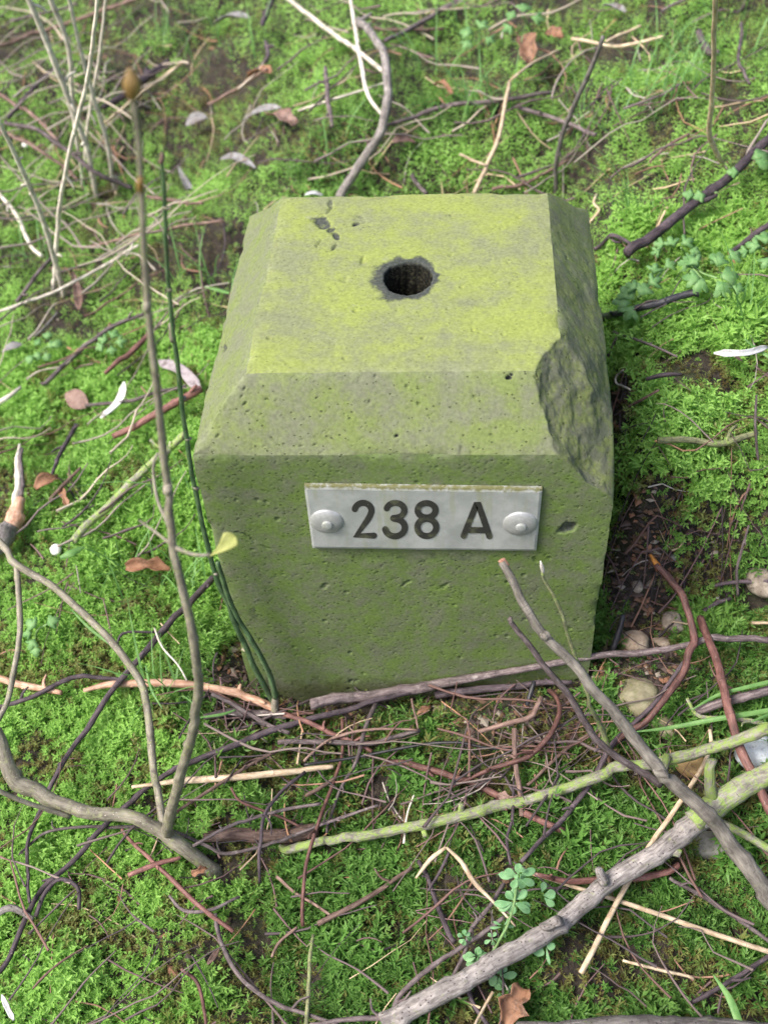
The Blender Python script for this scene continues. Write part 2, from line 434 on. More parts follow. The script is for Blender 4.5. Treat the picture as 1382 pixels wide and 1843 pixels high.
def stone_material():
    m, n, l, b = new_mat('porous_stone')
    tc = n.new('ShaderNodeTexCoord'); O = tc.outputs['Object']
    def A(k):
        a = n.new('ShaderNodeAttribute'); a.attribute_name = k; return a.outputs['Fac']
    n1 = tex_noise(n, l, O, 28, 6, 0.62); n2 = tex_noise(n, l, O, 120, 6, 0.7); n3 = tex_noise(n, l, O, 620, 3, 0.6); n4 = tex_noise(n, l, O, 55, 5, 0.65)
    # top: yellow-green algae film over pale grey-green stone
    f = math_n(n, l, 'ADD', math_n(n, l, 'MULTIPLY', n1.outputs[0], 0.65), math_n(n, l, 'MULTIPLY', n2.outputs[0], 0.35))
    top = mix(n, l, ramp_out(n, l, f, 0.38, 0.62), (0.235, 0.26, 0.145), (0.295, 0.355, 0.095))
    top = mix(n, l, math_n(n, l, 'MULTIPLY', ramp_out(n, l, n4.outputs[0], 0.64, 0.74), 0.5), top, (0.30, 0.31, 0.22))
    # sides: duller green film over grey
    f2 = math_n(n, l, 'ADD', math_n(n, l, 'MULTIPLY', n4.outputs[0], 0.55), math_n(n, l, 'MULTIPLY', n2.outputs[0], 0.45))
    side = mix(n, l, ramp_out(n, l, f2, 0.38, 0.60), (0.185, 0.212, 0.130), (0.160, 0.245, 0.062))
    cham = mix(n, l, ramp_out(n, l, f2, 0.38, 0.62), (0.205, 0.225, 0.145), (0.205, 0.265, 0.085))
    c = mix(n, l, A('top'), side, top)
    c = mix(n, l, A('cham'), c, cham)
    # broken corner: raw darker grey stone with thin algae
    ch = mix(n, l, ramp_out(n, l, n2.outputs[0], 0.40, 0.62), (0.150, 0.165, 0.112), (0.185, 0.225, 0.082))
    c = mix(n, l, A('chip'), c, ch)
    # worn pale edges
    ed = math_n(n, l, 'MULTIPLY', A('edge'), ramp_out(n, l, n2.outputs[0], 0.45, 0.66), True)
    c = mix(n, l, math_n(n, l, 'MULTIPLY', ed, 0.45), c, (0.34, 0.36, 0.27))
    # bare dark grey stone round the hole and in the worn blotches
    sv = math_n(n, l, 'ADD', A('stain'), math_n(n, l, 'MULTIPLY', math_n(n, l, 'SUBTRACT', n2.outputs[0], 0.5), 1.5))
    sf = ramp_out(n, l, sv, 0.34, 0.80)
    c = mix(n, l, sf, c, mix(n, l, n3.outputs[0], (0.045, 0.053, 0.046), (0.095, 0.105, 0.096)))
    # shade inside the drilled hole, painted near-black
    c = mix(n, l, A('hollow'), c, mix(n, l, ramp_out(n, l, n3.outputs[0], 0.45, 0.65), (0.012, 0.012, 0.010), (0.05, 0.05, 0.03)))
    # soil splashed on the foot
    sx = n.new('ShaderNodeSeparateXYZ'); l.new(O, sx.inputs[0])
    fo = math_n(n, l, 'ADD', ramp_out(n, l, sx.outputs[2], 0.045, 0.0), math_n(n, l, 'MULTIPLY', math_n(n, l, 'SUBTRACT', n2.outputs[0], 0.5), 1.6))
    c = mix(n, l, math_n(n, l, 'MULTIPLY', ramp_out(n, l, fo, 0.45, 1.0), 0.6), c, (0.10, 0.095, 0.06))
    # grain
    gr = n.new('ShaderNodeMapRange'); gr.inputs[1].default_value = 0.25; gr.inputs[2].default_value = 0.75; gr.inputs[3].default_value = 0.53; gr.inputs[4].default_value = 0.88
    l.new(n3.outputs[0], gr.inputs[0]); c = mix(n, l, 1.0, c, comb(n, l, gr.outputs[0]), 'MULTIPLY')
    # pores: the shade inside them is painted dark
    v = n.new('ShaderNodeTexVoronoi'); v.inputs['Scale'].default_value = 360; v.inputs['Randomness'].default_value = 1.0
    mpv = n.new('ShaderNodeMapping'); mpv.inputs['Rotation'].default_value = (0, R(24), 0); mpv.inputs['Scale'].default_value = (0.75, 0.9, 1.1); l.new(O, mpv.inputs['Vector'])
    dv = n.new('ShaderNodeMixRGB') if False else None
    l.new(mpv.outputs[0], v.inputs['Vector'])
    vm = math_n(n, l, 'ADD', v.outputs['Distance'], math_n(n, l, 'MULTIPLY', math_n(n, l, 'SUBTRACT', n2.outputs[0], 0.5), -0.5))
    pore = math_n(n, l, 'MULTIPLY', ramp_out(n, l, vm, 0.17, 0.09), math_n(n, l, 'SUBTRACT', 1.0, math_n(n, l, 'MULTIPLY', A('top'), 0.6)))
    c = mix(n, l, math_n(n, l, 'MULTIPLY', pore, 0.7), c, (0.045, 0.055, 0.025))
    l.new(c, b.inputs['Base Color']); b.inputs['Roughness'].default_value = 0.93; b.inputs['Specular IOR Level'].default_value = 0.2
    hgt = math_n(n, l, 'SUBTRACT', math_n(n, l, 'MULTIPLY', n3.outputs[0], 0.35), pore)
    bp = n.new('ShaderNodeBump'); bp.inputs['Strength'].default_value = 0.7; bp.inputs['Distance'].default_value = 0.0006
    l.new(hgt, bp.inputs['Height']); l.new(bp.outputs[0], b.inputs['Normal'])
    return m

def plate_material():
    m, n, l, b = new_mat('plate_metal')
    tc = n.new('ShaderNodeTexCoord'); O = tc.outputs['Object']
    at = n.new('ShaderNodeAttribute'); at.attribute_name = 'grime'
    n1 = tex_noise(n, l, O, 60, 6, 0.65); n2 = tex_noise(n, l, O, 330, 5, 0.7)
    mp = n.new('ShaderNodeMapping'); mp.inputs['Scale'].default_value = (1, 1, 0.12); l.new(O, mp.inputs['Vector']); n3 = tex_noise(n, l, mp.outputs[0], 160, 4, 0.6)
    c = mix(n, l, ramp_out(n, l, n1.outputs[0], 0.35, 0.68), (0.32, 0.34, 0.338), (0.45, 0.47, 0.468))
    c = mix(n, l, math_n(n, l, 'MULTIPLY', ramp_out(n, l, n3.outputs[0], 0.52, 0.70), 0.55), c, (0.31, 0.34, 0.22))
    g = ramp_out(n, l, math_n(n, l, 'ADD', at.outputs['Fac'], math_n(n, l, 'MULTIPLY', math_n(n, l, 'SUBTRACT', n2.outputs[0], 0.5), 1.1)), 0.45, 0.75)
    c = mix(n, l, g, c, (0.17, 0.17, 0.075))
    c = mix(n, l, ramp_out(n, l, n2.outputs[0], 0.66, 0.72), c, (0.60, 0.62, 0.60))
    l.new(c, b.inputs['Base Color']); b.inputs['Metallic'].default_value = 0.25; b.inputs['Roughness'].default_value = 0.55
    bp = n.new('ShaderNodeBump'); bp.inputs['Strength'].default_value = 0.15; bp.inputs['Distance'].default_value = 0.0003
    l.new(n2.outputs[0], bp.inputs['Height']); l.new(bp.outputs[0], b.inputs['Normal'])
    return m

# ------------------------------------------------------------------ the ground
def axis(a, b, step, far):
    c = list(np.arange(a, b + 1e-9, step)); s = step
    lo = [a]; 
    while lo[-1] > -far: s *= 1.22; lo.append(lo[-1] - s)
    hi = [c[-1]]; s = step
    while hi[-1] < far: s *= 1.22; hi.append(hi[-1] + s)
    return np.array(lo[:0:-1] + c + hi[1:])
gx, gy = axis(-0.75, 0.75, 0.0065, 40), axis(-0.45, 1.35, 0.0065, 40)
X, Y = np.meshgrid(gx, gy)
Z = G(X.ravel(), Y.ravel()) + 0.0012 * fbm(X.ravel() * 130, Y.ravel() * 130, 0, 31, 2)
nx, ny = len(gx), len(gy)
idx = np.arange(nx * ny).reshape(ny, nx)
F = np.stack([idx[:-1, :-1], idx[:-1, 1:], idx[1:, 1:], idx[1:, :-1]], -1).reshape(-1, 4)
far = sstep(1.0, 1.6, np.hypot(X.ravel(), Y.ravel() - 0.4))
link('ground', make_mesh('ground', np.stack([X.ravel(), Y.ravel(), Z], 1), F, True, {'far': far}), soil_material(),
     label='dark soil of the mossy bank', kind='structure')

# ------------------------------------------------------------------ the stone
CH_Z, CH_C, CH_D = 0.205, 0.0263, 0.0284      # chamfer line, inset, rise
TOPZ = CH_Z + CH_D
BOT = -0.035
planes = []                                    # (normal, offset) of the ideal block
ca = np.array([0, -CH_D, CH_C]); ca /= np.linalg.norm(ca)
def pl(nv, p): nv = np.array(nv, float); nv /= np.linalg.norm(nv); return nv, float(nv @ np.array(p))
planes = [pl((0, 0, 1), (0, 0, TOPZ)), pl((0, -1, 0), (0, 0, 0)), pl((0, 1, 0), (0, SD, 0)), pl((-1, 0, 0), (-SW, 0, 0)), pl((1, 0, 0), (SW, 0, 0)),
          pl((0, -CH_D, CH_C), (0, 0, CH_Z)), pl((0, CH_D, CH_C), (0, SD, CH_Z)), pl((-CH_D, 0, CH_C), (-SW, 0, CH_Z)), pl((CH_D, 0, CH_C), (SW, 0, CH_Z))]
PN = np.array([p[0] for p in planes]); PD = np.array([p[1] for p in planes])
# chip planes: three points on the block each
cA, _ = on_plane_z(958, 664, TOPZ); cB, _ = on_plane_z(1016, 602, TOPZ); cC, _ = on_plane_y(1060, 862, 0.0)
cn = np.cross(cB - cA, cC - cA); cn /= np.linalg.norm(cn)
if cn[0] < 0: cn = -cn
chips = [(cn, float(cn @ cA), 1.0)]
e1 = np.array([0.80, -0.12, 0.58]); e1 /= np.linalg.norm(e1)
chips.append((e1, float(e1 @ np.array([SW, 0.035, CH_Z])) - 0.0045, 1.0))
holeC, _ = on_plane_z(735, 500, TOPZ); hl, _ = on_plane_z(691, 500, TOPZ); hr, _ = on_plane_z(779, 500, TOPZ); hf, _ = on_plane_z(733, 531, TOPZ); hb, _ = on_plane_z(738, 471, TOPZ)
HRX, HRY = np.linalg.norm(hr - hl) / 2, np.linalg.norm(hb - hf) / 2

def stone_field(p):
    """blended outward normal, and how near an edge each point is"""
    s = p @ PN.T - PD[None]
    w = np.exp(s / 0.0011); N = w @ PN; N /= np.linalg.norm(N, axis=1)[:, None]
    ss = np.sort(s, axis=1); edge = np.exp((ss[:, -2]) / 0.0020)
    return N, edge

def stone_shape(p):
    N, edge = stone_field(p)
    wear = edge * (0.0004 + 0.0017 * np.clip(fbm(p[:, 0] * 60, p[:, 1] * 60, p[:, 2] * 60, 41, 3), 0, 1.2))
    d = 0.00025 * fbm(p[:, 0] * 45, p[:, 1] * 45, p[:, 2] * 45, 43, 3) + 0.00006 * noise(p[:, 0] * 500, p[:, 1] * 500, p[:, 2] * 500, 47) - wear
    q = p + N * d[:, None]
    chip = np.zeros(len(p))
    for k, (cn_, cd_, a) in enumerate(chips):
        ro = 0.0018 * fbm(p[:, 0] * 55, p[:, 1] * 55, p[:, 2] * 55, 51 + k, 2) + 0.00045 * fbm(p[:, 0] * 170, p[:, 1] * 170, p[:, 2] * 170, 57 + k, 2) + 0.00034 * fbm(p[:, 0] * 300, p[:, 1] * 260, p[:, 2] * 260, 53 + k, 3)
        lim = cd_ + ro * 1.0
        if k == 1:                             # worn right-hand arris: fades out towards the back
            lim = lim + 0.02 * sstep(0.13, 0.21, p[:, 1])
        s = q @ cn_ - lim
        q = q - cn_[None] * np.maximum(s, 0)[:, None]
        chip = np.maximum(chip, sstep(-0.0012, 0.0016, s + 0.0008 * noise(p[:, 0] * 260, p[:, 1] * 260, p[:, 2] * 260, 59)))
    return q, N, edge, chip

def px_on(p):
    d = p - CAM[None]; z = d @ fw
    return CX + FPX * (d @ rt) / z, CY - FPX * (d @ up) / z

SV, SF, SA, sn = [], [], {k: [] for k in ('top', 'cham', 'chip', 'edge', 'stain', 'hollow')}, 0
def stone_face(c00, c10, c11, c01, nu, nv, kind, hole=False, pits=0):
    global sn
    u = np.linspace(0, 1, nu + 1); v = np.linspace(0, 1, nv + 1)
    U, Vv = np.meshgrid(u, v)
    P = ((1 - U) * (1 - Vv))[..., None] * c00 + (U * (1 - Vv))[..., None] * c10 + (U * Vv)[..., None] * c11 + ((1 - U) * Vv)[..., None] * c01
    shape = P.shape[:2]; p = P.reshape(-1, 3)
    q, N, edge, chip = stone_shape(p)
    if kind == 'cham_right':                   # weathered rough all along
        chip = np.maximum(chip, 0.75 * sstep(-0.45, 0.35, fbm(p[:, 0] * 40, p[:, 1] * 40, p[:, 2] * 40, 63, 3) + 0.9 - p[:, 1] * 7))
        q = q - N * (0.0006 * np.clip(fbm(p[:, 0] * 120, p[:, 1] * 120, p[:, 2] * 120, 65, 3), -0.3, 1) * (1 - edge) * sstep(0.2, 0.12, p[:, 1]))[:, None]
    # open pores, big enough to be relief of their own
    Q = q.reshape(shape + (3,)); NN = N.reshape(shape + (3,))
    du = np.linalg.norm(c10 - c00) / nu; dv = np.linalg.norm(c01 - c00) / nv
    prng = np.random.default_rng(int(abs(c00.sum()) * 1e5) % 9973)
    depth = np.zeros(shape)
    for _ in range(pits):
        i, j = prng.integers(2, shape[0] - 2), prng.integers(2, shape[1] - 2)
        ru = prng.uniform(0.00032, 0.00065) * (1.9 if prng.random() < 0.06 else 1); rv = ru * prng.uniform(0.6, 1.1)
        wi, wj = int(rv / dv * 2) + 2, int(ru / du * 2) + 2
        i0, i1, j0, j1 = max(i - wi, 1), min(i + wi + 1, shape[0] - 1), max(j - wj, 1), min(j + wj + 1, shape[1] - 1)
        a, b2 = np.mgrid[i0:i1, j0:j1]
        rr = ((a - i) * dv / rv) ** 2 + ((b2 - j) * du / ru) ** 2 + 0.5 * ((a - i) * dv / rv) * ((b2 - j) * du / ru)
        depth[i0:i1, j0:j1] = np.maximum(depth[i0:i1, j0:j1], 1.15 * ru * np.clip(1.25 - rr, 0, 1) ** 0.6)
    Q = Q - NN * depth[..., None]
    q = Q.reshape(-1, 3)
    stain = np.zeros(len(p)); x, y = px_on(p)
    ragx = 9 * fbm(p[:, 0] * 170, p[:, 1] * 170, p[:, 2] * 170, 61, 3)
    # marks with a place of their own: (px, py, rx, ry, tilt, depth mm, stain)
    for (mx, my, rx, ry, ti, dp, st) in MARKS.get(kind, []):
        cx_, sx_ = math.cos(R(ti)), math.sin(R(ti))
        ax = (x - mx) * cx_ + (y - my) * sx_ + ragx * 0.7; ay = -(x - mx) * sx_ + (y - my) * cx_ + ragx * 0.5
        e = (ax / rx) ** 2 + (ay / ry) ** 2
        q = q - N * (dp * 1e-3 * np.clip(1.2 - e, 0, 1))[:, None]
        if st: stain = np.maximum(stain, 0.85 * st * np.clip(1.6 - e, 0, 1))
    F = np.arange(shape[0] * shape[1]).reshape(shape)
    F = np.stack([F[:-1, :-1], F[:-1, 1:], F[1:, 1:], F[1:, :-1]], -1).reshape(-1, 4)
    at = {'top': np.full(len(p), float(kind == 'top')), 'cham': np.full(len(p), float(kind.startswith('cham'))), 'chip': chip, 'edge': np.clip(edge, 0, 1) * (1 - chip), 'stain': stain, 'hollow': np.zeros(len(p))}
    if hole:
        rel = q[:, :2] - holeC[:2]
        def R_of(a): return 1 + 0.07 * noise(np.cos(a) * 2.2, np.sin(a) * 2.2, 0, 71) + 0.035 * noise(np.cos(a) * 7, np.sin(a) * 7, 0, 72)
        e = np.hypot(rel[:, 0] / HRX, rel[:, 1] / HRY); ang = np.arctan2(rel[:, 1] / HRY, rel[:, 0] / HRX)
        ins = e < R_of(ang)
        keep = ~(ins[F].any(axis=1))
        F2 = F[keep]
        # boundary edges of the opening
        ed = {}
        for f in F2[(np.hypot((q[F2[:, 0], 0] - holeC[0]) / HRX, (q[F2[:, 0], 1] - holeC[1]) / HRY) < 2)]:
            for a, b2 in zip(f, np.roll(f, -1)): ed[(a, b2)] = 1
        bnd = [(a, b2) for (a, b2) in ed if (b2, a) not in ed and e[a] < 1.45 and e[b2] < 1.45]
        nxt = dict(bnd); st0 = bnd[0][0]; loop = [st0]
        while nxt[loop[-1]] != st0: loop.append(nxt[loop[-1]])
        loop = np.array(loop)
        rr = R_of(ang[loop]); q[loop, 0] = holeC[0] + HRX * rr * np.cos(ang[loop]); q[loop, 1] = holeC[1] + HRY * rr * np.sin(ang[loop]); 
        wet = np.clip(1.12 - 0.82 * (e - 1.0) / (0.50 + 0.24 * np.cos(ang - 3.4) + 0.26 * noise(np.cos(ang) * 1.9, np.sin(ang) * 1.9, 0, 75) + 0.16 * noise(np.cos(ang) * 6, np.sin(ang) * 6, 0, 76)), 0, 1)
        at['stain'] = np.maximum(at['stain'], wet)
        extra = []; rings = [loop]; base = len(q); cnt = base
        for k in range(1, 26):
            z = -0.0022 * k
            ra = rr * (1.0 - 0.006 * k) * (1 + 0.035 * noise(np.cos(ang[loop]) * 9, np.sin(ang[loop]) * 9, k * 0.55, 77) + 0.02 * noise(np.cos(ang[loop]) * 22, np.sin(ang[loop]) * 22, k * 1.1, 78))
            extra.append(np.stack([holeC[0] + HRX * ra * np.cos(ang[loop]), holeC[1] + HRY * ra * np.sin(ang[loop]), q[loop, 2] + z], 1))
            rings.append(np.arange(cnt, cnt + len(loop))); cnt += len(loop)
        extra.append(np.array([[holeC[0], holeC[1], TOPZ - 0.058]])); cen = cnt
        Fx = []
        for a, b2 in zip(rings[:-1], rings[1:]):
            for k in range(len(loop)):
                k2 = (k + 1) % len(loop); Fx.append((a[k2], a[k], b2[k], b2[k2]))
        for k in range(len(loop)):
            k2 = (k + 1) % len(loop); Fx.append((rings[-1][k2], rings[-1][k], cen, cen))
        q = np.concatenate([q] + extra); ne = len(q) - base
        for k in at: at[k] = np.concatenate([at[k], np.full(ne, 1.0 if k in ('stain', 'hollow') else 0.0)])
        F = np.concatenate([F2, np.array(Fx)])
    SV.append(q); SF.append(F + sn); sn += len(q)
    for k in at: SA[k].append(at[k])

MARKS = {
    'top': [(580, 400, 13, 12, 20, 1.6, 0.8), (597, 414, 9, 8, 20, 1.4, 0.8), (568, 396, 8, 6, 0, 0.8, 0.55), (606, 426, 8, 5, 30, 1.4, 0.7), (594, 372, 4, 15, 20, 1.2, 0.6), (644, 405, 7, 5, 0, 2.2, 1.0), (648, 395, 10, 8, 0, 0.4, 0.62), (600, 443, 10, 4, -45, 1.6, 0.8), (575, 440, 3.5, 10, 25, 1.2, 0.6),
            (655, 470, 5, 10, 15, 1.2, 0.35), (625, 503, 9, 4, -30, 1.0, 0.3), (590, 560, 15, 10, 0, 0.3, 0.5), (590, 610, 12, 5, 0, 0.3, 0.42), (850, 540, 34, 12, 5, 0.3, 0.46), (815, 460, 5, 3, 0, 0.8, 0), (922, 510, 6, 3, 0, 0.9, 0.3)],
    'cham_front': [(916, 680, 5, 5, 0, 3.0, 1.0), (921, 673, 3, 3, 0, 2.0, 1.0), (715, 786, 5, 3.5, 0, 2.2, 0.9), (668, 725, 3, 3, 0, 1.5, 0.6), (830, 810, 4, 7, 20, 0.8, 0.4)],
    'cham_left': [(404, 628, 3.5, 6, 25, 2.0, 0.9)],
    'front': [(1023, 951, 17, 7, -28, 2.6, 0.75), (630, 1225, 5, 4, 0, 2.0, 0.7), (962, 1007, 4, 4, 0, 1.2, 0.4), (700, 1000, 120, 12, 3, 0.15, 0.50), (830, 1002, 50, 10, 0, 0.15, 0.5), (440, 965, 22, 2.4, 22, 1.2, 0.5), (480, 985, 14, 2, 25, 0.9, 0.4),
              (410, 1050, 12, 35, -20, 0.1, 0.45), (455, 1110, 8, 25, -20, 0.1, 0.5), (585, 1056, 9, 4, -20, 1.2, 0.3), (735, 1052, 12, 4, -25, 1.2, 0.3), (800, 1055, 8, 4, -30, 1.4, 0.3)],
}
a3 = lambda *v: np.array(v, float)
T_ = [a3(-SW + CH_C, CH_C, TOPZ), a3(SW - CH_C, CH_C, TOPZ), a3(SW - CH_C, SD - CH_C, TOPZ), a3(-SW + CH_C, SD - CH_C, TOPZ)]
C_ = [a3(-SW, 0, CH_Z), a3(SW, 0, CH_Z), a3(SW, SD, CH_Z), a3(-SW, SD, CH_Z)]
B_ = [a3(-SW, 0, BOT), a3(SW, 0, BOT), a3(SW, SD, BOT), a3(-SW, SD, BOT)]
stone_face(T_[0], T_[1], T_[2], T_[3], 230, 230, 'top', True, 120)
stone_face(C_[0], C_[1], T_[1], T_[0], 290, 62, 'cham_front', False, 170)
stone_face(C_[1], C_[2], T_[2], T_[1], 230, 56, 'cham_right', False, 60)
stone_face(C_[2], C_[3], T_[3], T_[2], 100, 20, 'cham_back', False, 20)
stone_face(C_[3], C_[0], T_[0], T_[3], 200, 50, 'cham_left', False, 80)
stone_face(B_[0], B_[1], C_[1], C_[0], 290, 330, 'front', False, 1500)
stone_face(B_[1], B_[2], C_[2], C_[1], 130, 140, 'right', False, 150)
stone_face(B_[2], B_[3], C_[3], C_[2], 80, 80, 'back', False, 40)
stone_face(B_[3], B_[0], C_[0], C_[3], 110, 120, 'left', False, 100)
stone_face(B_[3], B_[2], B_[1], B_[0], 4, 4, 'bottom')
stone = link('boundary_stone', None, None, label='green algae-covered square stone block with slanted top edges, round hole and number plate', cat='marker stone')
me = make_mesh('block', np.concatenate(SV), np.concatenate(SF), True, {k: np.concatenate(v) for k, v in SA.items()})
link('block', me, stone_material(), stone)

# the plate ---------------------------------------------------------
PT = 0.0022                                    # thickness
def on_front(px, py, Y): return on_plane_y(px, py, Y)[0]
tl, tr_, br, bl = [on_front(*c, -PT - 0.0006) for c in ((547, 876), (976, 882), (965, 993), (562, 988))]
nu, nv = 90, 26
U, Vv = np.meshgrid(np.linspace(0, 1, nu + 1), np.linspace(0, 1, nv + 1))
P = ((1 - U) * (1 - Vv))[..., None] * tl + (U * (1 - Vv))[..., None] * tr_ + (U * Vv)[..., None] * br + ((1 - U) * Vv)[..., None] * bl
edge = np.minimum(np.minimum(U, 1 - U) * 4, np.minimum(Vv, 1 - Vv)).clip(0, 1)
P[..., 1] += 0.0006 * np.clip(1 - edge / 0.03, 0, 1) + 0.00015 * noise(U * 6, Vv * 2, 0, 81)
Pb = P.copy(); Pb[..., 1] = -0.0002
npv = (nu + 1) * (nv + 1); ii = np.arange(npv).reshape(nv + 1, nu + 1)
F = np.stack([ii[:-1, :-1], ii[1:, :-1], ii[1:, 1:], ii[:-1, 1:]], -1).reshape(-1, 4).tolist()
rim = list(ii[0, :]) + list(ii[1:, -1]) + list(ii[-1, -2::-1]) + list(ii[-2:0:-1, 0])
for a, b2 in zip(rim, rim[1:] + rim[:1]): F.append([a, b2, b2 + npv, a + npv])
gr = np.clip(1 - Vv / 0.13, 0, 1) * 0.45 + np.clip(1 - edge / 0.10, 0, 1) * 0.3
gr = np.concatenate([gr.ravel(), np.full(npv, 0.6)])
plate_m = plate_material()
plate = link('number_plate', make_mesh('number_plate', np.concatenate([P.reshape(-1, 3), Pb.reshape(-1, 3)]), F, False, {'grime': gr}), plate_m, stone)

m_paint, n_, l_, b_ = new_mat('black_lettering')
tcn = n_.new('ShaderNodeTexCoord'); tn = tex_noise(n_, l_, tcn.outputs['Object'], 300, 5, 0.7)
tn2 = tex_noise(n_, l_, tcn.outputs['Object'], 130, 4, 0.6)
c_ = mix(n_, l_, ramp_out(n_, l_, tn2.outputs[0], 0.50, 0.66), (0.022, 0.022, 0.02), (0.07, 0.075, 0.045))
c_ = mix(n_, l_, ramp_out(n_, l_, tn.outputs[0], 0.68, 0.72), c_, (0.45, 0.47, 0.45))
l_.new(c_, b_.inputs['Base Color']); b_.inputs['Roughness'].default_value = 0.7

def arc(cx, cy, rx, ry, a0, a1, n=12): return [(cx + rx * math.cos(R(a)), cy + ry * math.sin(R(a))) for a in np.linspace(a0, a1, n)]
GL = {   # strokes in the pixels of an enlarged view of the plate (0.434 photograph pixels each, from 520, 850)
    'digit_two': [arc(307, 160, 35, 33, -168, 8, 14) + [(336, 180), (326, 197), (281, 262), (352, 263)]],
    'digit_three': [arc(441, 158, 37, 31, -165, 75, 16) + [(432, 190)], [(432, 192)] + arc(439, 230, 41, 36, -75, 170, 18)],
    'digit_eight': [arc(570, 158, 37, 30, 90, 450, 26), arc(571, 229, 39, 36, -90, 270, 28)],
    'letter_a': [[(724, 264), (776, 136), (786, 136), (831, 266)], [(738, 240), (818, 241)]],
}
def stroke_mesh(name, lines, hw=12.8):
    mb = MB()
    for k, pts in enumerate(lines):
        pts = np.array(pts, float); V, F = [], []
        d = np.gradient(pts, axis=0); 
        seg = np.diff(pts, axis=0); seg /= np.linalg.norm(seg, axis=1)[:, None]
        tan = np.concatenate([[seg[0]], seg[:-1] + seg[1:], [seg[-1]]]); tl_ = np.linalg.norm(tan, axis=1)[:, None]; tan = tan / np.maximum(tl_, 1e-6)
        nr = np.stack([-tan[:, 1], tan[:, 0]], 1)
        sc = np.concatenate([[1], 1 / np.clip(tl_[1:-1, 0] / 2, 0.72, 1), [1]])
        Lf, Rt = pts + nr * (hw * sc)[:, None], pts - nr * (hw * sc)[:, None]
        cap0 = [tuple(pts[0] + hw * (math.cos(a) * nr[0] - math.sin(a) * tan[0])) for a in np.linspace(0, math.pi, 7)]
        cap1 = [tuple(pts[-1] + hw * (-math.cos(a) * nr[-1] + math.sin(a) * tan[-1])) for a in np.linspace(0, math.pi, 7)]
        n = len(pts); pp = [tuple(a) for a in Lf] + [tuple(a) for a in Rt] + cap0 + cap1
        V = []
        for (x, y) in pp: V.append(on_front(520 + x * 0.434, 850 + y * 0.4337, -PT - 0.00085 - 0.00006 * k))
        F = [(i, i + 1, n + i + 1, n + i) for i in range(n - 1)]
        if np.linalg.norm(pts[0] - pts[-1]) > 1: F += [tuple(range(2 * n, 2 * n + 7)), tuple(range(2 * n + 7, 2 * n + 14))]
        mb.add(V, F)
    return mb.mesh(name, False)
for k, lines in GL.items(): link(k, stroke_mesh(k, lines), m_paint, plate, label='black painted character on the plate')

m_riv, n_, l_, b_ = new_mat('rivet_metal')
tcn = n_.new('ShaderNodeTexCoord'); tn = tex_noise(n_, l_, tcn.outputs['Object'], 240, 5, 0.65)
c_ = mix(n_, l_, ramp_out(n_, l_, tn.outputs[0], 0.4, 0.7), (0.36, 0.37, 0.375), (0.47, 0.48, 0.49)); l_.new(c_, b_.inputs['Base Color'])
b_.inputs['Metallic'].default_value = 0.35; b_.inputs['Roughness'].default_value = 0.42
for (px, py) in ((588, 938), (936, 942)):
    c = on_front(px, py, -PT - 0.0006)
    prof = [(0.0084, 0.0), (0.0083, 0.0005), (0.0076, 0.0010), (0.0062, 0.0017), (0.0045, 0.0021), (0.0026, 0.0023), (0.0, 0.0024)]
    V, F = [], []; S = 28
    for r, h in prof:
        for j in range(S): V.append((c[0] + r * math.cos(2 * math.pi * j / S), c[1] - h, c[2] + r * math.sin(2 * math.pi * j / S)))
    for i in range(len(prof) - 1):
        for j in range(S): F.append((i * S + j, i * S + (j + 1) % S, (i + 1) * S + (j + 1) % S, (i + 1) * S + j))
    link('rivet', make_mesh('rivet', V, F, True), m_riv, plate)
    prof = [(0.0027, 0.0020), (0.0027, 0.0029), (0.0023, 0.0032), (0.0014, 0.0034), (0.0, 0.0035)]; V, F = [], []; S = 14
    for r, h in prof:
        for j in range(S): V.append((c[0] + 0.0004 + r * math.cos(2 * math.pi * j / S), c[1] - h, c[2] - 0.0003 + r * math.sin(2 * math.pi * j / S)))
    for i in range(len(prof) - 1):
        for j in range(S): F.append((i * S + j, i * S + (j + 1) % S, (i + 1) * S + (j + 1) % S, (i + 1) * S + j))
    link('rivet_pin', make_mesh('rivet_pin', V, F, False, {'grime': np.full(len(V), 0.42)}), plate_m, plate)

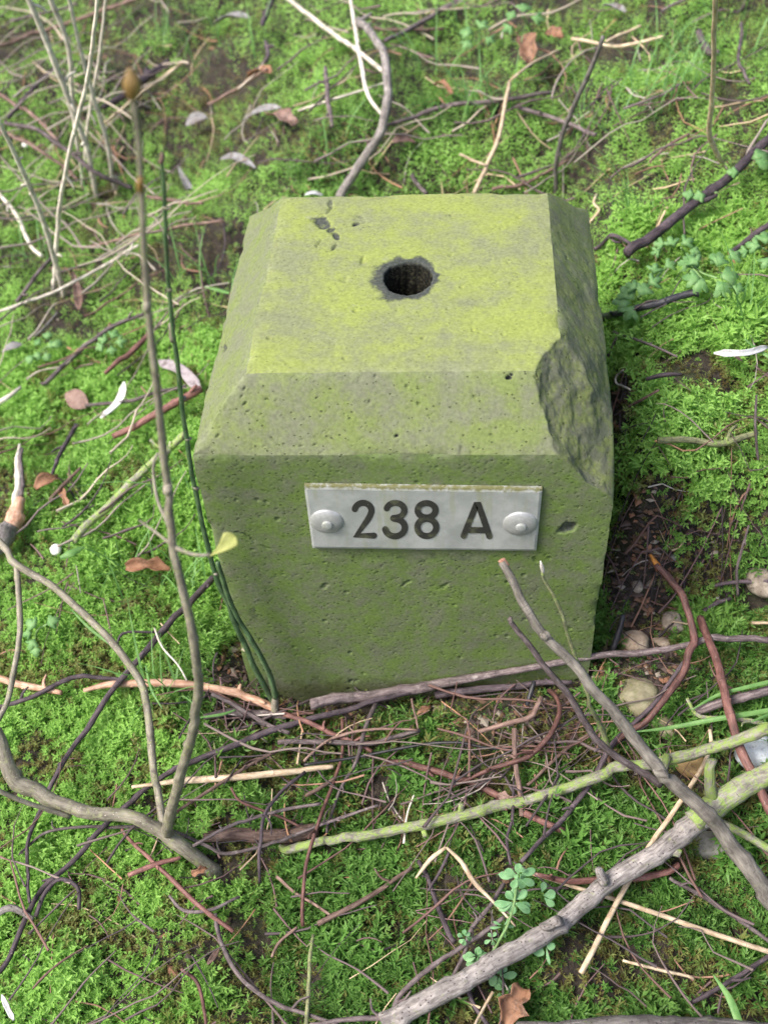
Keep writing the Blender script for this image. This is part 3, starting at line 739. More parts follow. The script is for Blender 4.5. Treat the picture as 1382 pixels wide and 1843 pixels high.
# ------------------------------------------------------------------ sticks, stems and roots
SAMPLES = []                                   # (x, y, z, r) along everything that lies on the moss
def line3(pts, w, h, hole=None):
    """photograph polyline -> world points and radii. h: mm above the soil, or ('y', Y) for a point in the upright plane y = Y"""
    pts = np.array(pts, float); n = len(pts)
    s = np.concatenate([[0], np.cumsum(np.linalg.norm(np.diff(pts, axis=0), axis=1))]); s /= s[-1]
    w = np.interp(s, np.linspace(0, 1, len(w)), w) if len(w) != n else np.array(w, float)
    if isinstance(h, tuple) and h and h[0] == 'stand':       # stands upright in the plane through its foot
        foot, tf = pt(*pts[-1], h[2] if len(h) > 2 else 0.0); lean = h[1]
        P, t = [], []
        for i in range(n):
            d = rays([pts[i, 0]], [pts[i, 1]])[0]; Yp = foot[1] + lean * (1 - s[i]); tt = (Yp - CAM[1]) / d[1]
            P.append(CAM + tt * d); t.append(tt)
        return np.array(P), np.array(w) * np.array(t) / FPX / 2
    if isinstance(h, tuple) and h and h[0] == 'Y':
        Yv = np.interp(s, np.linspace(0, 1, len(h) - 1), h[1:]); P, t = [], []
        for i in range(n):
            p, tt = on_plane_y(pts[i, 0], pts[i, 1], Yv[i]); P.append(p); t.append(tt)
        return np.array(P), w * np.array(t) / FPX / 2
    h = [h] if not isinstance(h, (list, tuple)) else h
    hv = np.interp(s, np.linspace(0, 1, max(len(h), 2)), h if len(h) > 1 else [h[0], h[0]]) * 1e-3
    hv = np.where((hv > 0) & (hv < 0.024), hv * 1.4, hv)
    t = hit(pts[:, 0], pts[:, 1], hv)
    if n > 2:
        deg = min(n - 1, 3); co = np.polyfit(s, 1 / t, deg, w=np.ones(n)); t = 1 / np.polyval(co, s)
    d = rays(pts[:, 0], pts[:, 1]); P = CAM[None] + t[:, None] * d
    r = w * t / FPX / 2
    # keep it from sinking out of sight
    cl = P[:, 2] - G(P[:, 0], P[:, 1]); low = np.minimum(hv, 0.004)
    need = np.maximum(low - cl, 0)
    P = P + (CAM[None] - P) * (need / np.maximum(CAM[2] - P[:, 2], 0.05))[:, None]
    # keep it out of the stone
    ins = (np.abs(P[:, 0]) < SW + r) & (P[:, 1] > -r) & (P[:, 1] < SD) & (P[:, 2] < CH_Z)
    for i in np.where(ins)[0]:
        if P[i, 1] < 0.03:
            tt = (-r[i] * 1.15 - CAM[1]) / d[i, 1]; P[i] = CAM + tt * d[i]
    return P, r

tw_seed = [100]
def unit_v(v): return v / (np.linalg.norm(v) + 1e-12)
def twig(name, label, mat, pts, w=(8, 6), h=8, cat='twig', group=None, sides=8, parent=None, rough=0.10, flat=1.0, ridges=0, press=True, knots=True, round_end=False):
    P, r = line3(pts, w, h)
    tw_seed[0] += 1; mb = MB()
    sides = 12 if max(w) > 22 else 10 if max(w) > 13 else 7 if max(w) > 6 else 5
    C, rr = tube(mb, P, r, sides, tw_seed[0], rough, knots, ridges, flat, round_end)
    if press: SAMPLES.append(np.concatenate([C, rr[:, None]], 1))
    Ls = np.linalg.norm(np.diff(C, axis=0), axis=1).sum(); rs = random.Random(tw_seed[0] * 3 + 1)
    if knots and Ls > 0.045 and max(w) < 20:   # short side spurs and bud scars
        for _ in range(1 + int(Ls / 0.05)):
            k = rs.randint(2, len(C) - 3); tg = unit_v(C[k + 1] - C[k - 1]); pv = np.array([rs.gauss(0, 1), rs.gauss(0, 1), abs(rs.gauss(0, 1)) * 0.6]); pv = unit_v(pv - tg * (pv @ tg))
            ls = rs.choice((0.0025, 0.003, 0.006, 0.012)) * rs.uniform(0.7, 1.2); d = unit_v(tg * rs.choice((-1, 1)) * 0.8 + pv)
            tube(mb, np.array([C[k], C[k] + d * ls * 0.55, C[k] + unit_v(d + tg * 0.3) * ls]), [rr[k] * 0.75, rr[k] * 0.55, rr[k] * 0.35], 5, tw_seed[0] * 7 + k, rough, False)
    me = mb.mesh(name)
    if parent is None:
        return link(name, me, MT[mat], None, label, cat, group)
    return link(name, me, MT[mat], parent, label)

def rooted(name, label, cat, px, py):
    p, _ = pt(px, py); return link(name, None, None, None, label, cat, loc=None)

# --- foreground right: the heap of cut sticks
o = link('cut_stick', None, None, None, 'thick grey stick leaning across the stone face below the plate, reddish sawn tip', 'stick')
A1 = [(904, 1010), (930, 1058), (955, 1102), (980, 1143), (1016, 1182), (1051, 1222), (1116, 1300), (1189, 1387), (1258, 1455), (1308, 1506), (1350, 1565), (1395, 1630)]
def mixed(pts, w, Y0, h1, k):
    """first point in the plane y = Y0, last one h1 mm over the soil, straight between"""
    pts = np.array(pts, float); s = np.concatenate([[0], np.cumsum(np.linalg.norm(np.diff(pts, axis=0), axis=1))]); s /= s[-1]
    t0 = on_plane_y(*pts[0], Y0)[1]; t1 = hit([pts[-1, 0]], [pts[-1, 1]], h1 * 1e-3)[0]
    t = 1 / (1 / t0 + (1 / t1 - 1 / t0) * s ** k)
    d = rays(pts[:, 0], pts[:, 1]); w = np.interp(s, np.linspace(0, 1, len(w)), w)
    return CAM[None] + t[:, None] * d, w * t / FPX / 2
def air_twig(name, mat, pts, w, Y0, h1, parent=None, label=None, cat=None, seed=1, k=1.0, rough=0.1, press=True, **kw):
    P, r = mixed(pts, w, Y0, h1, k); mb = MB(); C, rr = tube(mb, P, r, 12 if max(w) > 20 else 8, seed, rough, **kw)
    if press: SAMPLES.append(np.concatenate([C, rr[:, None]], 1))
    return link(name, mb.mesh(name), MT[mat], parent, label, cat), P, r
_, P, r = air_twig('stick_body', 'olivegrey', A1, (14, 16, 19, 22, 26, 30, 33), -0.022, 34, o, seed=2)
mb = MB(); tube(mb, np.array([P[0] + (P[0] - P[1]) * 0.09, P[0] + (P[1] - P[0]) * 0.22]), [r[0] * 1.03, r[0] * 1.04], 12, 3, 0.05, False); link('sawn_end', mb.mesh('sawn_end'), MT['cut'], o)
def blob(name, mat, px, py, t, rad, parent, squash=(1, 1, 1), seed=0):
    c = CAM + t * rays([px], [py])[0]; V, F = uvsphere(14, 9)
    k = 1 + 0.16 * noise(V[:, 0] * 2 + seed, V[:, 1] * 2, V[:, 2] * 2, 5); V = V * k[:, None] * np.array(squash) * rad + c
    m2 = MB(); m2.add(V, F, V); return link(name, m2.mesh(name), MT[mat], parent)
def uvsphere(S, K):
    V = [(0, 0, 1)]; F = []
    for i in range(1, K):
        for j in range(S):
            a, b = math.pi * i / K, 2 * math.pi * j / S; V.append((math.sin(a) * math.cos(b), math.sin(a) * math.sin(b), math.cos(a)))
    V.append((0, 0, -1))
    for j in range(S): F.append((0, 1 + j, 1 + (j + 1) % S))
    for i in range(K - 2):
        for j in range(S):
            a, b = 1 + i * S + j, 1 + i * S + (j + 1) % S; F.append((a, a + S, b + S, b))
    e = len(V) - 1
    for j in range(S): F.append((e, 1 + (K - 2) * S + (j + 1) % S, 1 + (K - 2) * S + j))
    return np.array(V), F
def stub(name, mat, a, b, w, t, parent, seed, dt=-0.004):
    d = rays([a[0], b[0]], [a[1], b[1]]); Q = np.array([CAM + t * d[0], CAM + (t + dt) * d[1]]); mb = MB(); tube(mb, Q, np.array(w) * t / FPX / 2, 10, seed, 0.15, False); link(name, mb.mesh(name), MT[mat], parent)
def depth_of(p): return float((np.asarray(p) - CAM) @ fw)
stub('knot', 'olivegrey', (984, 1140), (973, 1149), (20, 17), depth_of(P[3]) - 0.001, o, 3, -0.003)
stub('knot', 'olivegrey', (1190, 1392), (1206, 1380), (26, 18), depth_of(P[7]) - 0.002, o, 5, -0.003)

air_twig('twig', 'purple', [(916, 1112), (971, 1187), (1025, 1252), (1054, 1300), (1083, 1343), (1141, 1382), (1189, 1412)], (9, 12, 13, 14), -0.03, 22, None, 'violet-grey twig running parallel below the thick sawn stick', 'twig', seed=12)
o = link('budding_shoot', None, None, None, 'slim lichen-green shoot with a white bud standing before the stone', 'shoot')
_, P, r = air_twig('shoot_stem', 'mossy', [(976, 1030), (978, 1042), (996, 1074), (1011, 1107), (1025, 1154), (1034, 1182), (1047, 1220), (1058, 1252), (1076, 1296), (1091, 1340), (1105, 1356)], (5, 7, 7, 8, 9, 10), -0.02, 18, o, seed=13, rough=0.25)
mb = MB(); tube(mb, np.array([P[0] - (P[1] - P[0]) * 1.7, P[0] - (P[1] - P[0]) * 0.8, P[0]]), [0.0004, 0.0011, 0.0008], 8, 3, 0.1, False, round_end=True); link('bud', mb.mesh('bud'), MT['budw'], o)

o = link('fallen_branch', None, None, None, 'thickest grey fallen branch crossing the lower right corner', 'branch')
P, r = line3([(690, 1850), (789, 1793), (862, 1752), (902, 1725), (993, 1674), (1083, 1598), (1196, 1525), (1243, 1487), (1276, 1462), (1334, 1421), (1400, 1378)], (38, 38, 36, 35, 34, 33, 37, 40, 45, 41, 42), [12, 18, 22, 26])
mb = MB(); C, rr = tube(mb, P[:9], r[:9], 14, 21, 0.11); SAMPLES.append(np.concatenate([C, rr[:, None]], 1)); link('branch_body', mb.mesh('branch_body'), MT['grey'], o)
mb = MB(); C, rr = tube(mb, P[7:], r[7:], 14, 22, 0.14); link('lichened_end', mb.mesh('lichened_end'), MT['lichen'], o, 'greener end beyond the fork')
tj = depth_of(P[8])
stub('side_stub', 'lichen', (1276, 1460), (1279, 1368), (24, 18), tj, o, 23)
stub('side_stub', 'lichen', (1190, 1530), (1232, 1549), (22, 15), depth_of(P[6]), o, 24)
stub('side_stub', 'grey', (985, 1672), (1002, 1652), (20, 22), depth_of(P[4]) - 0.004, o, 25)
stub('side_stub', 'grey', (1085, 1592), (1079, 1570), (22, 14), depth_of(P[5]) - 0.002, o, 26)
P2, r2 = line3([(1290, 1470), (1298, 1478), (1345, 1503), (1395, 1532)], (16, 15, 15, 14), [22, 18])
mb = MB(); tube(mb, P2, r2, 9, 27, 0.15); link('side_shoot', mb.mesh('side_shoot'), MT['lichen'], o)

o = link('lichened_branch', None, None, None, 'long slender branch coated in bright green lichen, crossing below the stone', 'branch')
P, r = line3([(507, 1533), (560, 1521), (627, 1507), (731, 1488), (836, 1468), (898, 1453), (1000, 1426), (1105, 1384), (1156, 1377), (1207, 1365), (1287, 1347), (1395, 1316)], (15, 16, 17, 19, 22, 20, 20, 20, 18, 22, 20, 22), [9, 10, 12, 18, 30, 44])
mb = MB(); C, rr = tube(mb, P, r, 11, 31, 0.16); SAMPLES.append(np.concatenate([C, rr[:, None]], 1)); link('branch_body', mb.mesh('branch_body'), MT['lichen'], o)
stub('side_stub', 'lichen', (826, 1468), (828, 1452), (15, 9), depth_of(P[4]), o, 32)
stub('side_stub', 'lichen', (762, 1486), (766, 1504), (12, 9), depth_of(P[3]), o, 33)
stub('side_stub', 'lichen', (1205, 1366), (1192, 1388), (17, 12), depth_of(P[9]) - 0.003, o, 34)

T = twig
T('twig', 'long straight violet-grey twig lying along the foot of the stone', 'purple', [(558, 1268), (645, 1254), (771, 1234), (880, 1215), (967, 1198), (1080, 1181), (1170, 1172), (1236, 1163), (1283, 1151), (1316, 1154), (1395, 1150)], (20, 20, 18, 13, 12, 12, 12, 11, 13, 12, 12), [10, 12, 14, 14])
T('twig', 'dark violet twig running from the foot of the stone to the lower left edge', 'dark', [(771, 1236), (677, 1263), (572, 1288), (500, 1310), (433, 1336), (357, 1369), (282, 1405), (226, 1452), (191, 1484), (130, 1549), (78, 1597), (48, 1649), (17, 1727), (-8, 1760)], (9, 11, 12, 11, 10, 10, 10, 9), [12, 10, 10, 9])
T('twig', 'purple side twig hanging down below the stone, crossing the black stem', 'purple', [(677, 1266), (659, 1305), (641, 1370), (612, 1424), (587, 1500)], (9, 7, 5), 10)
T('twig', 'thin red-brown twig reaching from the litter over the lichened branch tip', 'red', [(615, 1294), (616, 1356), (598, 1413), (576, 1471), (554, 1544), (547, 1598), (546, 1667)], (5, 7, 7, 7), [9, 10, 16, 22, 10])
T('twig', 'purple twig lying flat in the litter before the stone', 'purple', [(500, 1336), (572, 1337), (663, 1339), (710, 1327), (753, 1316)], (10, 9, 8), 9)
T('twig', 'thin arched brown twig just above the black stem', 'brown', [(547, 1370), (590, 1334), (645, 1316), (699, 1312), (750, 1314)], (5, 5, 4), 11)
T('dry_twig', 'shiny black wiry stem lying below the stone', 'black', [(547, 1377), (627, 1366), (717, 1348), (771, 1339), (826, 1337), (880, 1347), (922, 1347)], (6, 6, 5), 11, 'stem', rough=0.03, knots=False)
T('straw', 'pale bare straw with reddish tail lying left below the stone', 'straw', [(237, 1417), (285, 1411), (335, 1405), (430, 1398), (520, 1388), (600, 1380)], (6, 8, 13, 13, 12, 9), 10, 'straw', rough=0.04, knots=False)
T('root', 'red-brown cane below the stone, broken off above the lichened branch', 'red', [(700, 1372), (750, 1381), (815, 1401), (880, 1421), (918, 1441)], (10, 13, 13, 12), 7, 'cane')
T('root', 'short red-brown cane piece just under the lichened branch', 'red', [(947, 1466), (996, 1489), (1016, 1497)], (13, 13, 11), 8, 'cane')
T('twig', 'upright pinkish brown twig standing between the black stem and lichened branch', 'brown', [(924, 1311), (930, 1381), (938, 1432), (938, 1470)], (9, 10, 9), [18, 12, 8])
T('twig', 'tan stick poking out of the litter near the stone corner', 'brown', [(864, 1318), (945, 1293), (965, 1272), (976, 1256)], (8, 10, 9), [14, 16])
T('twig', 'curled red-brown root loop beside the bottom right corner of the stone', 'red', [(985, 1240), (1000, 1256), (1005, 1282), (996, 1310), (975, 1340), (940, 1366), (880, 1388), (845, 1402), (807, 1418)], (8, 9, 10, 9, 7, 6), [10, 18, 12, 10])
T('twig', 'thin brown twig under the two leaning sticks', 'brown', [(949, 1416), (985, 1380), (1018, 1350), (1062, 1321)], (6, 7, 6), 9)
T('twig', 'kinked violet twig running from the flat pebble down to the leafy herb', 'dark', [(1232, 1190), (1189, 1252), (1131, 1310), (1098, 1345), (1058, 1419), (1018, 1467), (985, 1500), (938, 1550)], (7, 9, 10, 10, 9, 8), [14, 12, 10])
T('twig', 'violet twig passing under the leafy herb', 'purple', [(905, 1590), (880, 1631), (847, 1674), (835, 1720), (812, 1765)], (8, 8, 6), 10)
o = link('broken_twig', None, None, None, 'bent red twig with a torn bright orange tip right of the stone', 'twig')
P, r = line3([(1184, 1018), (1214, 1060), (1243, 1103), (1254, 1147), (1243, 1172), (1232, 1212), (1200, 1256), (1163, 1300), (1131, 1318), (1098, 1343)], (12, 13, 13, 14, 14, 13, 12, 11, 10, 9), [42, 34, 26, 18, 12])
mb = MB(); C, rr = tube(mb, P, r, 9, 41, 0.14); SAMPLES.append(np.concatenate([C, rr[:, None]], 1)); link('twig_body', mb.mesh('twig_body'), MT['red'], o)
mb = MB(); tube(mb, np.array([P[0] + (P[0] - P[1]) * 0.48, P[0] + (P[0] - P[1]) * 0.2, P[0] + (P[1] - P[0]) * 0.12]), [r[0] * 0.35, r[0] * 0.8, r[0] * 1.06], 9, 42, 0.25, False); link('torn_tip', mb.mesh('torn_tip'), MT['orange'], o)
T('cane', 'straight red-brown cane right of the bent orange-tipped twig', 'red', [(1263, 1112), (1280, 1165), (1301, 1238), (1312, 1292), (1338, 1358), (1352, 1387), (1374, 1430), (1390, 1460)], (14, 16, 17, 18), [26, 24, 20, 16], 'cane')
T('stick', 'dark violet stick end entering from the right edge above the grass blade', 'purple', [(1243, 1282), (1298, 1263), (1395, 1238)], (15, 17, 17), 16, 'stick')
T('twig', 'lichened little forked twig lying over the grass blade at right', 'lichen', [(1236, 1257), (1261, 1289), (1316, 1292), (1395, 1304)], (7, 9, 8), 24)
T('straw', 'pale pinkish straw slanting under the thick fallen branch', 'straw', [(1045, 1752), (1072, 1700), (1127, 1594), (1167, 1525), (1221, 1449), (1265, 1380), (1279, 1340), (1277, 1314)], (11, 11, 10, 10, 9, 7), [10, 12, 14, 14, 12], 'straw', rough=0.04, knots=False)
T('straw', 'long pale straw running to the lower right edge', 'straw', [(949, 1571), (1036, 1598), (1112, 1621), (1250, 1669), (1395, 1719)], (6, 9, 10, 10), 10, 'straw', rough=0.04, knots=False)
T('twig', 'ringed dark red twig behind the thick fallen branch', 'red', [(963, 1576), (1025, 1589), (1069, 1587), (1152, 1578), (1224, 1561)], (8, 12, 13, 12), 10)
T('twig', 'violet twig on the moss near the lower right edge, above the long straw', 'purple', [(1203, 1583), (1272, 1620), (1323, 1652), (1395, 1704)], (7, 9, 8), 10)
T('twig', 'dark twig in the lower right corner below the long straw', 'dark', [(1243, 1809), (1316, 1765), (1395, 1714)], (8, 9, 9), 10)
T('straw', 'short thin tan stem in the moss below the long straw', 'straw', [(1120, 1729), (1185, 1746), (1250, 1762)], (5, 6, 6), 9, 'straw', knots=False)
T('branch', 'smooth grey branch cut off by the bottom edge of the picture', 'grey', [(930, 1862), (1000, 1858), (1100, 1854), (1250, 1853), (1400, 1857)], (40, 42, 42), 22, 'branch')
T('twig', 'dark twig pointing in from the right edge beside the brown pebble', 'dark', [(1288, 1054), (1330, 1049), (1395, 1046)], (7, 8, 9), 11)
T('twig', 'thin upright purple stem beside the brown pebble', 'purple', [(1348, 945), (1335, 990), (1325, 1031), (1327, 1072)], (4, 6, 6), [26, 18, 8])
T('twig', 'short black twig near the white speck right of the orange tip', 'dark', [(1266, 1097), (1290, 1088), (1314, 1077)], (8, 9, 7), 8)
T('twig', 'short stiff black stalk standing beside the oval pebble', 'black', [(1123, 1103), (1112, 1138), (1101, 1174)], (9, 12, 12), [16, 6])
T('straw', 'short tan stem at the right edge above the violet twig', 'straw', [(1354, 1121), (1395, 1123)], (6, 6), 10, 'straw', knots=False)
T('stick', 'short mossy grey stick lying on the moss bank right of the stone', 'mossy', [(1183, 791), (1235, 791), (1292, 797), (1325, 790), (1362, 779)], (13, 12, 13, 11), 14, 'stick')
T('dry_twig', 'thin upright purple stem crossing the end of the short mossy stick', 'purple', [(1361, 711), (1360, 770), (1363, 828)], (4, 5, 5), [22, 26], 'stem')
T('stick', 'black stick sticking out from behind the right side of the stone', 'black', [(1072, 579), (1134, 558), (1191, 541), (1256, 528)], (13, 14, 13), 16, 'stick')
T('twig', 'small black forked twig on the moss bank', 'dark', [(1163, 682), (1194, 675), (1228, 674)], (7, 9, 6), 12)
T('dry_twig', 'pale curled stem end in the dark gap right of the stone', 'pale', [(1122, 666), (1110, 676), (1110, 690), (1134, 701)], (4, 4, 4), 12, 'stem', knots=False)
T('twig', 'thin reddish twig in the dark gap right of the stone', 'brown', [(1100, 753), (1140, 728), (1184, 702)], (6, 6, 5), 12)
T('twig', 'thin grey twig slanting over the moss bank below the black stick', 'purple', [(1104, 598), (1166, 618), (1218, 641)], (4, 5, 4), 13)
T('twig', 'short purple twig beside the upper right side of the stone', 'purple', [(1112, 604), (1100, 628), (1088, 652)], (6, 6, 5), 14)

# --- beyond the stone, right
T('stick', 'stout dark grey stick slanting across the moss at the right edge behind the stone', 'dark', [(1130, 455), (1188, 411), (1254, 361), (1305, 325), (1340, 290), (1395, 240)], (19, 18, 17, 16), 16, 'stick')
T('straw', 'tall pale bent straw standing at the upper right', 'straw', [(1288, -15), (1284, 102), (1281, 180), (1278, 244), (1310, 312)], (10, 9, 9, 10, 8), ('stand', -0.10), 'straw', rough=0.04, knots=False, press=False)
T('dry_twig', 'upright grey forked stem behind the right corner of the stone', 'grey', [(1084, 64), (1056, 137), (1025, 208), (1005, 264), (997, 352)], (8, 9, 9, 8), ('stand', -0.02), 'stem', press=False)
T('twig', 'long purple twig lying across the moss behind the stone', 'purple', [(690, 226), (705, 221), (807, 190), (924, 177), (1000, 165)], (7, 9, 7), 12)
T('twig', 'purple twig slanting down behind the grey forked stem', 'purple', [(929, 190), (995, 213), (1073, 241)], (8, 8, 7), 12)
o = link('bent_straw', None, None, None, 'pale bent straw with a side stalk standing right behind the stone', 'straw')
for nm, pp in (('stalk', [(917, 146), (909, 188), (898, 249), (878, 295), (853, 349)]), ('side_stalk', [(827, 276), (850, 288), (874, 297)]), ('top_stalk', [(1005, 90), (964, 109), (935, 130), (917, 146)])):
    P, r = line3(pp, (7, 8, 8) if nm == 'stalk' else (5, 5), [26, 14] if nm == 'stalk' else 20 if nm == 'side_stalk' else [14, 26]); mb = MB(); tube(mb, P, r, 6, 55, 0.05, False); link(nm, mb.mesh(nm), MT['straw'], o)
T('twig', 'purple twig lying at the top edge above the stone', 'purple', [(690, 74), (746, 46), (790, 22), (830, -6)], (8, 9, 9), 12)
T('twig', 'short brown twig at the top, below the purple twig', 'brown', [(672, 52), (740, 53), (797, 51)], (7, 6, 5), 10)
T('straw', 'pale straw lying near the brown leaves at the top right', 'straw', [(1030, 68), (1075, 78), (1112, 84), (1150, 77), (1195, 65)], (6, 7, 5), 16, 'straw', knots=False)
T('straw', 'short pale straw crossing above the other near the top right', 'straw', [(1090, 74), (1125, 58), (1155, 44)], (5, 5), 16, 'straw', knots=False)
T('dry_twig', 'orange-brown stem just behind the back edge of the stone', 'brown', [(883, 340), (939, 331), (980, 310), (1022, 286)], (7, 7, 5), 12, 'stem')
T('twig', 'dark twig tip at the right edge below the stout stick', 'dark', [(1395, 398), (1360, 420), (1335, 439), (1318, 452)], (11, 11, 8), 14)
T('twig', 'curled violet bark piece beside the tall bent straw', 'purple', [(1256, 56), (1260, 78), (1272, 92), (1292, 95)], (12, 16, 11), 14, 'bark')
T('twig', 'dark bent twig beside the back right corner of the stone', 'dark', [(1068, 450), (1085, 438), (1102, 422), (1120, 428), (1140, 442)], (8, 9, 6), 14)
T('twig', 'grey kinked stem standing at the right edge near the top', 'purple', [(1336, 40), (1328, 107), (1338, 128), (1348, 150)], (6, 7, 6), 22)
T('twig', 'short purple stub behind the middle of the stone', 'purple', [(739, 314), (753, 330), (768, 347)], (9, 9, 8), 12)
T('twig', 'thin purple twig above the grass tuft at the upper right', 'purple', [(1120, 195), (1180, 175), (1225, 150)], (5, 5, 4), 14)
T('twig', 'short brown twig in the moss left of the tall bent straw', 'brown', [(1170, 290), (1200, 262), (1240, 240)], (5, 6, 5), 12)
T('dry_twig', 'pale looped stem in the moss behind the right corner of the stone', 'straw', [(1072, 350), (1068, 365), (1078, 378), (1064, 395), (1054, 412)], (5, 5, 4), 14, 'stem', knots=False)

# --- beyond the stone, left
T('dry_twig', 'curved grey stem arching up behind the stone', 'grey', [(646, 36), (679, 71), (694, 116), (694, 182), (679, 243), (643, 299), (608, 356)], (13, 15, 16, 16, 17, 16), [30, 44, 50, 44, 34, 22, 12], 'stem', press=False)
T('straw', 'pale straw slanting down from the top edge to the arching grey stem', 'pale', [(515, -6), (582, 46), (643, 91), (691, 128)], (8, 9, 9), 30, 'straw', rough=0.04, knots=False, press=False)
T('straw', 'pale upright straw meeting the arching grey stem', 'pale', [(630, -8), (646, 91), (661, 167), (690, 209)], (6, 8, 7), 30, 'straw', rough=0.04, knots=False, press=False)
T('stick', 'dark half-buried stick with a pale broken end behind the tan sapling', 'dark', [(187, 192), (230, 165), (270, 135), (305, 108)], (9, 15, 14, 10), 14, 'stick')
T('straw', 'straw lying beside the dark half-buried stick', 'straw', [(187, 221), (240, 178), (290, 140), (330, 110)], (5, 6, 5), 12, 'straw', knots=False)
T('twig', 'grey upright twig in the moss behind the stone, left of the arching stem', 'purple', [(585, 122), (590, 175), (597, 226)], (8, 9, 7), 18)
T('twig', 'brown thin stem lying left of the orange leaf near the top', 'brown', [(375, 187), (430, 158), (481, 122)], (6, 6, 5), 14)
T('twig', 'dark forked twig at the top edge', 'dark', [(492, -5), (478, 35), (470, 45)], (9, 10, 6), 16)
T('twig', 'dark thin twig above the orange leaves', 'dark', [(478, 75), (482, 105), (455, 130)], (7, 7, 4), 14)
T('straw', 'green-grey straw running to the arching grey stem', 'pale', [(537, 198), (600, 178), (660, 160), (702, 146)], (5, 6, 4), 14, 'straw', knots=False)
T('twig', 'brown twig lying on the moss left of the stone top', 'brown', [(262, 354), (310, 360), (362, 366)], (6, 7, 5), 13)
T('twig', 'long brown straw running from the upright stems towards the stone', 'brown', [(160, 443), (240, 424), (320, 408), (402, 399)], (5, 6, 5), 13)
T('twig', 'long brown twig along the top left corner', 'brown', [(-8, 84), (70, 58), (152, 30), (250, -6)], (7, 8, 7), 14)
T('twig', 'grey twig under the long brown one in the top left corner', 'purple', [(20, 36), (80, 22), (140, 8)], (6, 6, 5), 12)
SH = 'bare stems of the shrub at the upper left'  # each of these is one stem of a shrub, not a sapling
T('bare_woody_stem', 'whitest bare upright stem in the upper left thicket', 'pale', [(176, -10), (157, 142), (122, 289), (104, 400), (98, 522)], (7, 8, 8, 9), ('stand', -0.06), 'stem', SH, rough=0.05, press=False)
T('bare_woody_stem', 'thicker greyish bare stem leaning right in the upper left thicket', 'pale', [(48, -10), (101, 116), (132, 203), (157, 268), (174, 358)], (11, 11, 10, 9), ('stand', -0.05), 'stem', SH, rough=0.05, press=False)
T('bare_woody_stem', 'bare stem bending at the height of the sapling bud in the upper left thicket', 'pale', [(88, -10), (122, 76), (129, 152), (136, 230), (150, 330)], (10, 9, 8, 6), ('stand', -0.04), 'stem', SH, rough=0.05, press=False)
T('bare_woody_stem', 'bare stem nearest the tan sapling in the upper left thicket', 'pale', [(122, -10), (147, 101), (167, 172), (192, 253), (206, 342)], (7, 7, 8, 7), ('stand', -0.04), 'stem', SH, rough=0.05, press=False)
T('bare_woody_stem', 'thin bare stem leaning left across the others in the upper left thicket', 'pale', [(191, -10), (184, 60), (177, 116), (157, 228), (152, 300)], (5, 6, 6, 5), ('stand', -0.04), 'stem', SH, rough=0.05, press=False)
T('bare_woody_stem', 'bare stem rising from the left edge, standing left of the whitest stem', 'pale', [(-8, 206), (30, 284), (66, 365), (96, 456), (116, 535)], (8, 9, 9, 9), ('stand', -0.06), 'stem', SH, rough=0.05, press=False)
T('bare_woody_stem', 'short bent pale stem low at the left edge below the thicket', 'pale', [(-8, 340), (30, 385), (51, 436), (73, 460)], (7, 8, 7), 26, 'stem', SH, rough=0.05, press=False)
T('bare_woody_stem', 'arching purple stem reaching from the left edge to the tan sapling', 'purple', [(8, 222), (66, 233), (116, 268), (167, 304), (235, 340)], (8, 9, 9, 8), [70, 80, 70, 50, 20], 'stem', press=False)
T('twig', 'dark twig slanting upward behind the upper left thicket', 'dark', [(15, 213), (51, 167), (101, 120)], (8, 8, 6), 18)
T('twig', 'grey stem slanting down behind the upper left thicket', 'brown', [(-6, 168), (61, 208), (105, 255)], (7, 7, 6), 26)
T('twig', 'second grey stem below it, slanting down behind the thicket', 'brown', [(-6, 232), (60, 262), (115, 300), (140, 322)], (6, 7, 5), 22)

# --- left of the stone
T('stick', 'straight green-grey lichened stick lying left of the stone', 'lichen', [(130, 977), (200, 903), (266, 840), (338, 780)], (13, 15, 14, 13), 13, 'stick')
T('stick', 'pinkish purple stick lying left of the stone shoulder', 'red', [(206, 787), (276, 750), (366, 702)], (11, 14, 14), 12, 'stick')
T('twig', 'thin purple twig ending at the pinkish dead leaf', 'purple', [(155, 731), (233, 721), (283, 706), (336, 696)], (6, 7, 6), 13)
T('twig', 'short red-brown pointed twig left of the green stem', 'red', [(190, 671), (233, 633), (268, 601)], (7, 11, 10), 13)
T('twig', 'long grey twig slanting up left of the tan sapling', 'purple', [(77, 693), (133, 640), (200, 590), (262, 564)], (8, 9, 7), 13)
T('dry_twig', 'thin grey-green stem slanting up from the left edge', 'pale', [(-6, 563), (83, 530), (140, 503), (183, 480), (250, 441)], (6, 6, 5), 16, 'stem')
T('twig', 'purple twig left of the dead curled leaf', 'purple', [(33, 541), (60, 503), (92, 465)], (7, 7, 6), 14)
T('twig', 'thin brown twig lying between the orange leaf scrap and lichened stick', 'brown', [(90, 901), (116, 872), (145, 842)], (7, 7, 5), 11)
T('twig', 'thin black twig standing above the orange leaf scrap', 'dark', [(137, 766), (110, 813), (96, 852)], (8, 8, 6), 16)
o = link('broken_branch', None, None, None, 'splintered tan branch stump at the left edge', 'branch')
